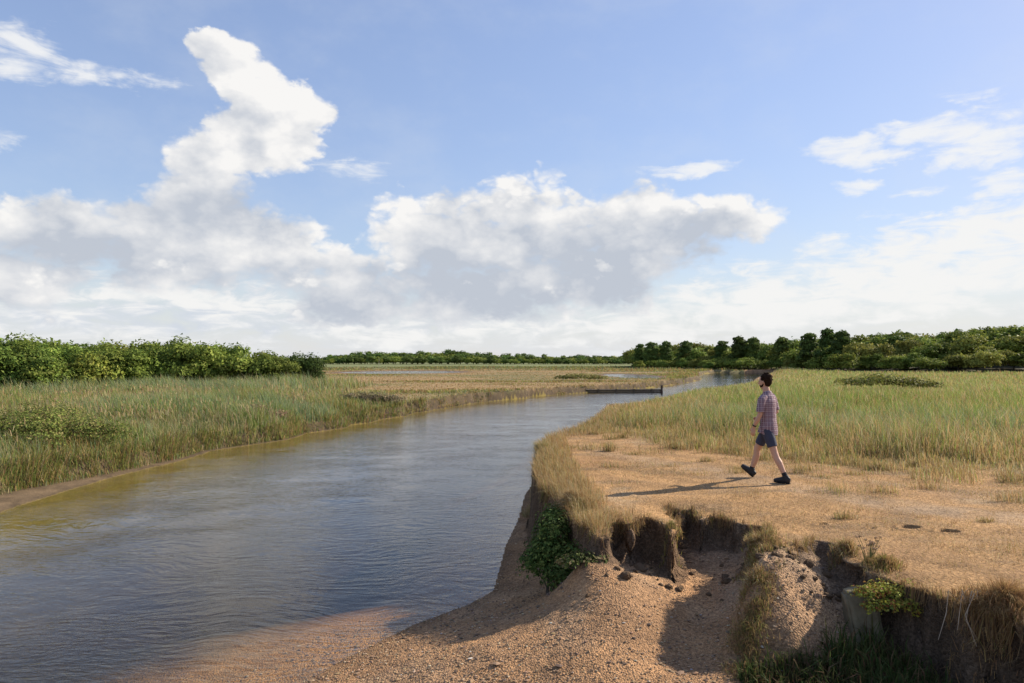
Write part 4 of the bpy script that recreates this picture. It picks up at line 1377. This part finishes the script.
def person():
    skin = plain('skin', (.50, .29, .20), .55, .08, 30, .05, .4)
    Y, X = (0, 1, 0), (1, 0, 0)
    body = []
    # torso (ra along the shoulders, rb front to back)
    tor = [((-.01, 0, .88), .12, .085), ((0, 0, .95), .145, .10), ((.0, 0, 1.08), .145, .10), ((.005, 0, 1.22), .165, .112), ((.0, 0, 1.36), .178, .112), ((.005, 0, 1.46), .13, .085), ((.02, 0, 1.51), .065, .062), ((.035, 0, 1.60), .057, .058)]
    body.append([(p, a, b, Y) for p, a, b in tor])
    # head: skull and jaw
    hd = [((.05, 0, 1.575), .035, .04), ((.062, 0, 1.60), .055, .068), ((.062, 0, 1.65), .068, .088), ((.055, 0, 1.70), .075, .098), ((.05, 0, 1.75), .074, .096), ((.045, 0, 1.79), .06, .078), ((.04, 0, 1.815), .03, .04)]
    body.append([(p, a, b, Y) for p, a, b in hd])
    body.append(limb([(.14, 0, 1.715), (.158, 0, 1.69), (.172, 0, 1.672), (.15, 0, 1.66)], [.009, .012, .015, .012]))      # nose
    body.append(limb([(.135, -.035, 1.725), (.14, 0, 1.727), (.135, .035, 1.725)], [.012, .012, .012], X))                   # brow
    body.append(limb([(.135, -.02, 1.637), (.148, 0, 1.637), (.135, .02, 1.637)], [.008, .011, .008], X))                     # mouth
    for s in (-1, 1):
        body.append(limb([(.045, .072 * s, 1.665), (.04, .083 * s, 1.69), (.035, .08 * s, 1.72)], [(.008, .014), (.010, .022), (.008, .014)]))   # ear
    # legs: near leg trails, far leg reaches forward
    lleg = [(-.0, .085, .93), (-.075, .09, .72), (-.15, .095, .50), (-.19, .1, .40), (-.235, .1, .33), (-.325, .1, .14), (-.345, .1, .07)]
    rleg = [(.0, -.085, .93), (.135, -.09, .73), (.25, -.09, .50), (.255, -.09, .40), (.28, -.09, .33), (.345, -.09, .16), (.355, -.09, .09)]
    rad = [.072, .078, .057, .056, .056, .038, .036]
    body.append(limb(lleg, rad)); body.append(limb(rleg, rad))
    # feet inside the boots
    body.append(limb([(-.39, .1, .06), (-.32, .1, .06), (-.22, .1, .045)], [.03, .036, .03]))
    body.append(limb([(.33, -.09, .08), (.39, -.09, .10), (.48, -.09, .15)], [.03, .036, .03]))
    # arms
    larm = [(.0, .16, 1.44), (.01, .205, 1.40), (.02, .235, 1.28), (.025, .25, 1.15), (.07, .255, 1.05), (.13, .25, .945), (.14, .25, .915)]
    rarm = [(.0, -.16, 1.44), (.01, -.205, 1.40), (-.01, -.24, 1.28), (-.03, -.26, 1.17), (.05, -.235, 1.11), (.15, -.18, 1.06), (.17, -.17, 1.055)]
    ar = [.05, .054, .047, .041, .042, .028, .027]
    body.append(limb(larm, ar)); body.append(limb(rarm, ar))

    def hand(w, d, side, palm_n):
        w, d, side, pn = Vector(w), Vector(d).normalized(), Vector(side).normalized(), Vector(palm_n).normalized()
        body.append([(tuple(w), .026, .017, side), (tuple(w + d * .04), .038, .016, side), (tuple(w + d * .085), .041, .014, side), (tuple(w + d * .097), .034, .010, side)])
        for k, L in enumerate((.070, .080, .074, .058)):
            b = w + d * .085 + side * (.031 - .0207 * k)
            m = b + d * (L * .5) + pn * .010
            e = b + d * (L * .85) + pn * .032
            body.append(limb([tuple(b - d * .02), tuple(b + d * .012), tuple(m), tuple(e)], [.0088, .0088, .0082, .0068], tuple(side)))
        b = w + d * .028 + side * .03
        body.append(limb([tuple(b), tuple(b + side * .026 + d * .024 + pn * .006), tuple(b + side * .034 + d * .055 + pn * .014)], [.012, .0105, .008], tuple(pn)))
    hand((.142, .25, .91), (.22, -.03, -1), (1, 0, .22), (0, -1, 0))
    hand((.175, -.168, 1.053), (.9, .45, -.15), (0, .3, 1), (0, 1, -.3))
    e = solid('person', body, skin, .0075, 4)
    shirt_m, n, out = material('checked_shirt')
    co = n('ShaderNodeTexCoord').outputs['Object']
    sx = n('ShaderNodeSeparateXYZ', ins={0: co})
    def stripes(v, freq, ph, th):
        s = n.math('SINE', n.math('MULTIPLY_ADD', v, freq, ph))
        return n.ss(s, th, th + .12)
    uu = n.math('ADD', sx.outputs[0], n.math('MULTIPLY', sx.outputs[1], .8))
    c = n.mix(stripes(sx.outputs[2], 190, 0, .2), (.165, .10, .13), (.255, .18, .205))
    c = n.mix(n.math('MULTIPLY', stripes(uu, 190, 1.0, .2), .6), c, (.38, .26, .28))
    c = n.mix(n.math('MULTIPLY', stripes(sx.outputs[2], 95, .7, .8), .55), c, (.42, .36, .38))
    c = n.mix(n.math('MULTIPLY', stripes(uu, 95, 1.4, .8), .55), c, (.42, .36, .38))
    c = n.mix(n.math('MULTIPLY', stripes(uu, 95, 3.6, .85), .6), c, (.08, .05, .09))
    wr = n.noise(co, 14, 3, .6)
    bp = n('ShaderNodeBump', ins={'Height': wr, 'Strength': .6, 'Distance': .03})
    b = n('ShaderNodeBsdfPrincipled', ins={'Base Color': c, 'Roughness': .85, 'Specular IOR Level': .2, 'Normal': bp.outputs[0]})
    n.l.new(b.outputs[0], out.inputs[0])
    st = [((.012, 0, .80), .184, .168), ((.004, 0, .87), .185, .156), ((-.01, 0, .95), .18, .136), ((-.005, 0, 1.06), .168, .122), ((.0, 0, 1.22), .18, .128), ((-.003, 0, 1.36), .192, .126), ((.0, 0, 1.45), .15, .1), ((.012, 0, 1.50), .085, .08), ((.022, 0, 1.535), .068, .068)]
    sh = [[(p, a, b_, Y) for p, a, b_ in st]]
    for s, arm in ((1, larm), (-1, rarm)):
        sh.append(limb([(0, .13 * s, 1.45), arm[1], arm[2], tuple(np.array(arm[2]) * .25 + np.array(arm[3]) * .75)], [.062, .068, .066, .068]))
    def drape(co):
        wob = .006 * math.sin(co.z * 38 + co.y * 22) * (1 if co.z < 1.4 else .4)
        return Vector((co.x * (1 + wob), co.y * (1 + wob), co.z + (.012 * math.sin(co.x * 20) if co.z < .84 else 0)))
    solid('shirt', sh, shirt_m, .009, 3, e, drape)
    col = [[((.045, .055 * math.cos(a), 1.54), .012, .018, (0, 0, 1)) for a in (0, 1)]]
    shorts = plain('slate_shorts', (.045, .05, .078), .85, .2, 25, .3)
    lo = [[((-.01, 0, .86), .165, .12, Y), ((-.01, 0, .90), .17, .122, Y), ((-.005, 0, .98), .162, .116, Y)]]
    for s, leg in ((1, lleg), (-1, rleg)):
        h, m_, k = (np.array(leg[i]) for i in (0, 1, 2))
        lo.append(limb([tuple(h - [0, 0, .04]), tuple(m_), tuple(m_ * .42 + k * .58)], [.098, .09, .084]))
    solid('shorts', lo, shorts, .009, 3, e)
    boot = plain('dark_boot', (.022, .022, .024), .6, .3, 30, .3)
    sole = plain('boot_sole', (.012, .012, .012), .8, .2, 30, .2)
    sockm = plain('dark_sock', (.02, .02, .024), .9)
    def shoe(ank, heel, toe, nrm, side):
        ank, heel, toe, nrm = map(Vector, (ank, heel, toe, nrm))
        ax = (toe - heel).normalized()
        P = lambda t, u: tuple(heel + ax * ((toe - heel).length * t) + nrm * u)
        o = solid('boot', [[(P(-.04, .055), .025, .04, side), (P(.05, .058), .044, .056, side), (P(.3, .06), .048, .060, side), (P(.6, .048), .052, .046, side), (P(.85, .038), .050, .036, side), (P(1.02, .032), .03, .024, side)],
                           limb([P(.2, .04), tuple(ank)], [.052, .054], side)], boot, .008, 3, e)
        solid('boot_sole', [[(P(-.03, .006), .028, .014, side), (P(.08, .006), .040, .015, side), (P(.35, .006), .040, .014, side), (P(.7, .006), .049, .014, side), (P(.95, .008), .038, .014, side), (P(1.04, .014), .02, .012, side)]], sole, .008, 2, o)
        return o
    shoe((-.335, .1, .13), (-.41, .1, .0), (-.145, .1, .0), (0, 0, 1), Y)
    shoe((.35, -.09, .16), (.335, -.09, .005), (.55, -.09, .165), (-.6, 0, .8), Y)
    for leg in (lleg, rleg):
        a, b_ = np.array(leg[5]), np.array(leg[4])
        solid('sock', [limb([tuple(a - (b_ - a) * .2), tuple(a + (b_ - a) * .2)], [.043, .043])], sockm, .008, 2, e)
    hair = plain('dark_hair', (.026, .015, .010), .95, .6, 60, .8, .05)
    rng = np.random.default_rng(2)
    hp = [[((.02, 0, 1.63), .055, .05, Y), ((.005, 0, 1.68), .076, .075, Y), ((.01, 0, 1.73), .083, .09, Y), ((.03, 0, 1.78), .082, .1, Y), ((.045, 0, 1.815), .068, .085, Y), ((.045, 0, 1.838), .03, .04, Y)]]
    for k in range(60):
        a, el = rng.uniform(.75, 5.53), rng.uniform(-.75, 1.4)
        d = Vector((math.cos(a) * math.cos(el), math.sin(a) * math.cos(el), math.sin(el)))
        c0 = Vector((.025, 0, 1.745))
        hp.append(limb([tuple(c0 + d * .06), tuple(c0 + d * .09), tuple(c0 + d * rng.uniform(.104, .122) + Vector((0, 0, .01)))], [.016, .013, .005], (.3, .5, .8)))
    solid('hair', hp, hair, .007, 1, e)
    bd = [[((.07, .0, 1.592), .03, .04, Y), ((.073, 0, 1.603), .054, .058, Y), ((.075, 0, 1.625), .063, .070, Y), ((.068, 0, 1.645), .064, .068, Y)],
          limb([(.03, .07, 1.70), (.05, .066, 1.66), (.08, .055, 1.62)], [(.012, .012)] * 3), limb([(.03, -.07, 1.70), (.05, -.066, 1.66), (.08, -.055, 1.62)], [(.012, .012)] * 3)]
    solid('beard', bd, hair, .006, 2, e)
    eye = plain('eye', (.03, .025, .02), .2)
    for s in (-1, 1):
        solid('eye', [limb([(.128, .03 * s, 1.70), (.139, .031 * s, 1.70), (.145, .031 * s, 1.70)], [.011, .011, .006])], eye, .004, 1, e)
    dark = plain('watch_strap', (.015, .015, .017), .5)
    w = solid('wristwatch', [limb([(.122, .25, .962), (.134, .25, .936)], [.034, .034])], dark, .006, 2, e)
    fx, fy = -.70, .714
    yaw = math.atan2(fy, fx)
    fxy = Vector((fx, fy))
    base = Vector((4.35, 11.03)) + fxy * .28 - Vector((-fy, fx)) * .1
    e.location = (base.x, base.y, G_OF(base.x + .25, base.y - .2) + .004)
    e.rotation_euler = (0, 0, yaw)
    e.scale = (.95, .95, .95)
    tag(e, 'man in checked shirt and dark shorts striding along the dry bank', 'person')
    return e


person()

# ------------------------------------------------------------------ light, sky and clouds
SUN_AZ = math.atan2(.92, .39)          # measured from +Y towards +X
SUN_EL = math.radians(30.5)
sun_d = bpy.data.lights.new('sun', 'SUN')
sun_d.energy = 5.0
sun_d.angle = math.radians(.5)
sun_d.color = (1.0, .89, .74)
sun = bpy.data.objects.new('sun', sun_d)
dirv = Vector((math.sin(SUN_AZ) * math.cos(SUN_EL), math.cos(SUN_AZ) * math.cos(SUN_EL), math.sin(SUN_EL)))
sun.rotation_euler = dirv.to_track_quat('Z', 'Y').to_euler()
sun.location = dirv * 60
COL.objects.link(sun)

world = bpy.data.worlds.new('World')
scene.world = world
world.use_nodes = True
world.node_tree.nodes.clear()
n = NT(world.node_tree)
out = n('ShaderNodeOutputWorld')
bg = n('ShaderNodeBackground')
n.l.new(bg.outputs[0], out.inputs[0])
sky = n('ShaderNodeTexSky', sky_type='NISHITA', sun_disc=False, sun_elevation=SUN_EL, sun_rotation=SUN_AZ, altitude=0, air_density=1.0, dust_density=.35, ozone_density=1.6)
co = n('ShaderNodeTexCoord').outputs['Generated']
sep = n('ShaderNodeSeparateXYZ', ins={0: co})
az = n.math('ARCTAN2', sep.outputs[0], sep.outputs[1])
el = n.math('ARCSINE', sep.outputs[2])
uv = n('ShaderNodeCombineXYZ', ins={0: az, 1: el, 2: 0.0}).outputs[0]
# cloud billows: the outline is pushed about by noise on the sky's sphere
pn = n.vmath('MULTIPLY', co, (1, 1, 1.5))
big = n.noise(pn, 7.0, 8, .54)
warp = n('ShaderNodeTexNoise', ins={'Vector': pn, 'Scale': 16, 'Detail': 5, 'Roughness': .6})
wv = n.vmath('SUBTRACT', warp.outputs['Color'], (.5, .5, .5))
uvw = n.vmath('MULTIPLY_ADD', wv, (.06, .05, 0), uv)
off = (.010 * 3, -.002, .014 * 3)
big2 = n.noise(n.vmath('ADD', pn, off), 7.0, 5, .5)
vor = n('ShaderNodeTexVoronoi', feature='SMOOTH_F1', ins={'Vector': n.vmath('MULTIPLY_ADD', wv, (.05, .05, .05), pn), 'Scale': 26, 'Smoothness': .5, 'Detail': 2.0, 'Roughness': .55})
puff = n.math('SUBTRACT', .55, vor.outputs['Distance'])


def sky_ang(px, py):
    r = ray(px, py)
    return math.atan2(r[0], r[1]), math.atan2(r[2], math.hypot(r[0], r[1]))


def cloud_field(items, soft=.25, coord=None):
    acc = None
    for px, py, rx, ry, w in items:
        a, e_ = sky_ang(px, py)
        a2, _ = sky_ang(px + rx, py)
        _, e2 = sky_ang(px, py - ry)
        sa, se = 1 / abs(a2 - a), 1 / abs(e2 - e_)
        v = n.vmath('MULTIPLY_ADD', coord or uvw, (sa, se, 0), (-a * sa, -e_ * se, 0))
        d = n.vmath('DOT_PRODUCT', v, v, out='Value')
        f = n.math('MULTIPLY', n.math('SUBTRACT', 1.0, d), w)
        acc = f if acc is None else n.math('SMOOTH_MAX', acc, f, soft)
    return acc


CUMULUS = [(213, 44, 22, 20, 1), (232, 68, 32, 28, 1), (258, 100, 40, 34, 1), (300, 112, 34, 30, 1), (288, 145, 38, 34, 1), (245, 140, 44, 40, 1), (210, 165, 44, 40, 1), (205, 200, 62, 36, 1), (215, 222, 80, 36, 1), (150, 222, 60, 28, .9), (270, 240, 60, 30, .9),
           (60, 238, 90, 46, 1), (170, 255, 110, 44, 1), (282, 262, 72, 36, 1), (20, 275, 85, 34, 1), (352, 300, 75, 30, .9), (345, 272, 55, 28, .9),
           (430, 238, 70, 56, 1), (530, 238, 105, 62, 1), (640, 232, 105, 50, 1), (728, 219, 60, 28, 1), (480, 288, 120, 44, 1), (590, 275, 95, 48, 1)]
WISPS = [(15, 48, 62, 34, .9), (85, 70, 60, 18, .8), (140, 80, 50, 8, .55), (0, 140, 22, 14, .6), (690, 172, 55, 9, .75), (352, 172, 42, 12, .45),
         (850, 150, 46, 13, 1), (925, 130, 75, 17, .95), (985, 138, 60, 24, 1), (1005, 180, 45, 16, 1), (857, 187, 32, 10, .95), (965, 90, 50, 9, .5), (925, 192, 40, 8, .7), (1010, 110, 60, 16, .6), (885, 158, 34, 10, .9), (900, 124, 34, 9, .8), (955, 160, 40, 11, .9), (1000, 160, 30, 9, .7), (940, 215, 45, 9, .8), (880, 215, 30, 6, .5)]
SHEET = [(920, 275, 230, 60, 1), (1010, 228, 130, 40, 1), (770, 300, 170, 42, .95), (640, 325, 200, 30, .8), (1150, 200, 160, 120, 1), (-160, 250, 200, 90, 1), (150, 312, 330, 46, .85), (420, 330, 200, 26, .8)]
SHADE = [(470, 298, 150, 34, 1), (600, 262, 110, 40, .9), (530, 262, 120, 42, .8), (700, 235, 60, 22, .6), (205, 212, 75, 26, .4), (90, 262, 120, 26, .5), (150, 320, 260, 18, .75), (360, 305, 70, 20, .75), (275, 285, 70, 18, .45), (-150, 290, 160, 50, .8)]
cum = cloud_field(CUMULUS)
wis = cloud_field(WISPS)
PUFFS = [(441, 272, 15, 11, 1), (398, 271, 15, 13, 1), (228, 288, 18, 12, 1), (295, 274, 38, 17, 1), (175, 262, 34, 17, 1), (40, 274, 44, 18, 1), (302, 313, 13, 8, 1), (465, 281, 9, 6, 1), (600, 268, 24, 16, .8), (560, 290, 22, 12, .6),
         (520, 200, 70, 16, .7), (700, 205, 55, 14, .7), (420, 205, 40, 16, .7), (600, 330, 24, 7, .8), (662, 342, 18, 6, .8), (700, 322, 24, 10, .8), (50, 318, 14, 9, .8)]
puf = cloud_field(PUFFS, .1)
she = cloud_field(SHEET)
shd = cloud_field(SHADE, .5)
bn = n.math('SUBTRACT', big, .5)
# densities
d_c = n.math('ADD', n.math('ADD', n.math('MULTIPLY', cum, 1.35), n.math('MULTIPLY', bn, 1.5)), n.math('MULTIPLY_ADD', puff, 1.0, .38))
fuzz = n.ss(shd, -1.2, .6, .74, 1.05)
pb = n.ss(n.math('ADD', puf, n.math('ADD', n.math('MULTIPLY', bn, 1.6), n.math('MULTIPLY', puff, 1.2))), .1, .9)
a_c = n.math('MAXIMUM', n.math('MULTIPLY', pb, .9), n.math('MULTIPLY', n.ss(n.math('DIVIDE', n.math('ADD', d_c, .05), fuzz), 0, 1), .985))
streak = n.noise(n.vmath('MULTIPLY', co, (9, 9, 34)), 1.6, 7, .62, .6)
sn = n.math('SUBTRACT', streak, .5)
d_w = n.math('ADD', n.math('ADD', wis, .12), n.math('MULTIPLY', sn, 3.0))
d_w = n.math('ADD', d_w, n.math('MULTIPLY', puff, .5))
a_w = n.ss(d_w, -.1, 1.15, 0, .9)
d_s = n.math('ADD', n.math('ADD', she, n.math('MULTIPLY', sn, 2.6)), n.math('MULTIPLY', puff, .5))
a_s = n.ss(d_s, -.05, .85, 0, .95)
# the low bank of hazy cloud round the whole horizon, and cloud overhead behind the viewer
veil = n.math('MULTIPLY', n.ss(el, .16, .005), n.math('MULTIPLY_ADD', streak, .5, .55))
behind = n.math('MULTIPLY', n.ss(sep.outputs[1], .35, -.2), n.ss(n.noise(pn, 2.4, 6, .6), .56, .76))
# light and shade of the clouds
sd_ = n.math('ADD', shd, n.math('MULTIPLY', bn, 1.5))
dark = n.ss(sd_, -1.2, 1.0, 0, 1)
relief = n.math('MULTIPLY', n.math('SUBTRACT', big, big2), n.math('MULTIPLY_ADD', dark, -1.2, 2.6))
lum = n.math('ADD', n.math('SUBTRACT', .93, n.math('MULTIPLY', dark, .55)), n.math('ADD', relief, n.math('MULTIPLY', n.math('ADD', puff, .1), .28)))
lum = n.math('ADD', lum, n.math('MULTIPLY', pb, .30))
lum = n.math('ADD', lum, n.math('MULTIPLY', n.math('SUBTRACT', warp.outputs[0], .5), .55))
lum = n.math('MINIMUM', n.math('MAXIMUM', lum, .28), 1.08)
CL = 4.55
tone = n.mix(n.math('MULTIPLY_ADD', lum, 1.45, -.42, clamp=True), (CL * .56, CL * .605, CL * .685), (CL * 1.0, CL * .985, CL * .965))
tone_s = n.mix(n.ss(n.math('ADD', streak, n.math('MULTIPLY', n.math('MAXIMUM', shd, -1.0), -.16)), .25, .58), (CL * .66, CL * .72, CL * .82), (CL * .97, CL * .965, CL * .95))
veil_c = (CL * .76, CL * .81, CL * .88)
SKYGAIN = 1.0
sk = n.mix(1.0, sky.outputs[0], (1.12, 1.0, 1.02), 'MULTIPLY')
sl = n.vmath('DOT_PRODUCT', sk, (.35, .45, .2), out='Value')
sk = n.vmath('SCALE', sk, None)
sk.node.inputs['Scale'].default_value = 1
n.l.new(n.math('DIVIDE', 1.38, n.math('MULTIPLY_ADD', sl, .22, 1.0)), sk.node.inputs['Scale'])
thin = n.ss(n.noise(n.vmath('MULTIPLY', co, (3, 3, 5)), 2.0, 5, .6), .4, .75, .04, .22)
c = n.mix(thin, sk, veil_c)
c = n.mix(n.math('MULTIPLY', veil, 1.0, clamp=True), c, veil_c)
c = n.mix(behind, c, (CL * .8, CL * .82, CL * .86))
c = n.mix(a_s, c, tone_s)
c = n.mix(a_c, c, tone)
c = n.mix(a_w, c, (CL * .96, CL * .965, CL * .97))
n.l.new(c, bg.inputs[0])
bg.inputs[1].default_value = 0.13
world.cycles.sampling_method = 'MANUAL'
world.cycles.sample_map_resolution = 512

# ------------------------------------------------------------------ render settings
scene.view_settings.view_transform = 'Standard'
scene.view_settings.look = 'None'
scene.view_settings.exposure = 0.68
scene.view_settings.gamma = 1.0
cy = scene.cycles
cy.max_bounces = 6
cy.diffuse_bounces = 2
cy.glossy_bounces = 3
cy.transmission_bounces = 4
cy.transparent_max_bounces = 8
cy.volume_bounces = 0
cy.caustics_reflective = False
cy.caustics_refractive = False
cy.sample_clamp_indirect = 6
cy.use_denoising = True
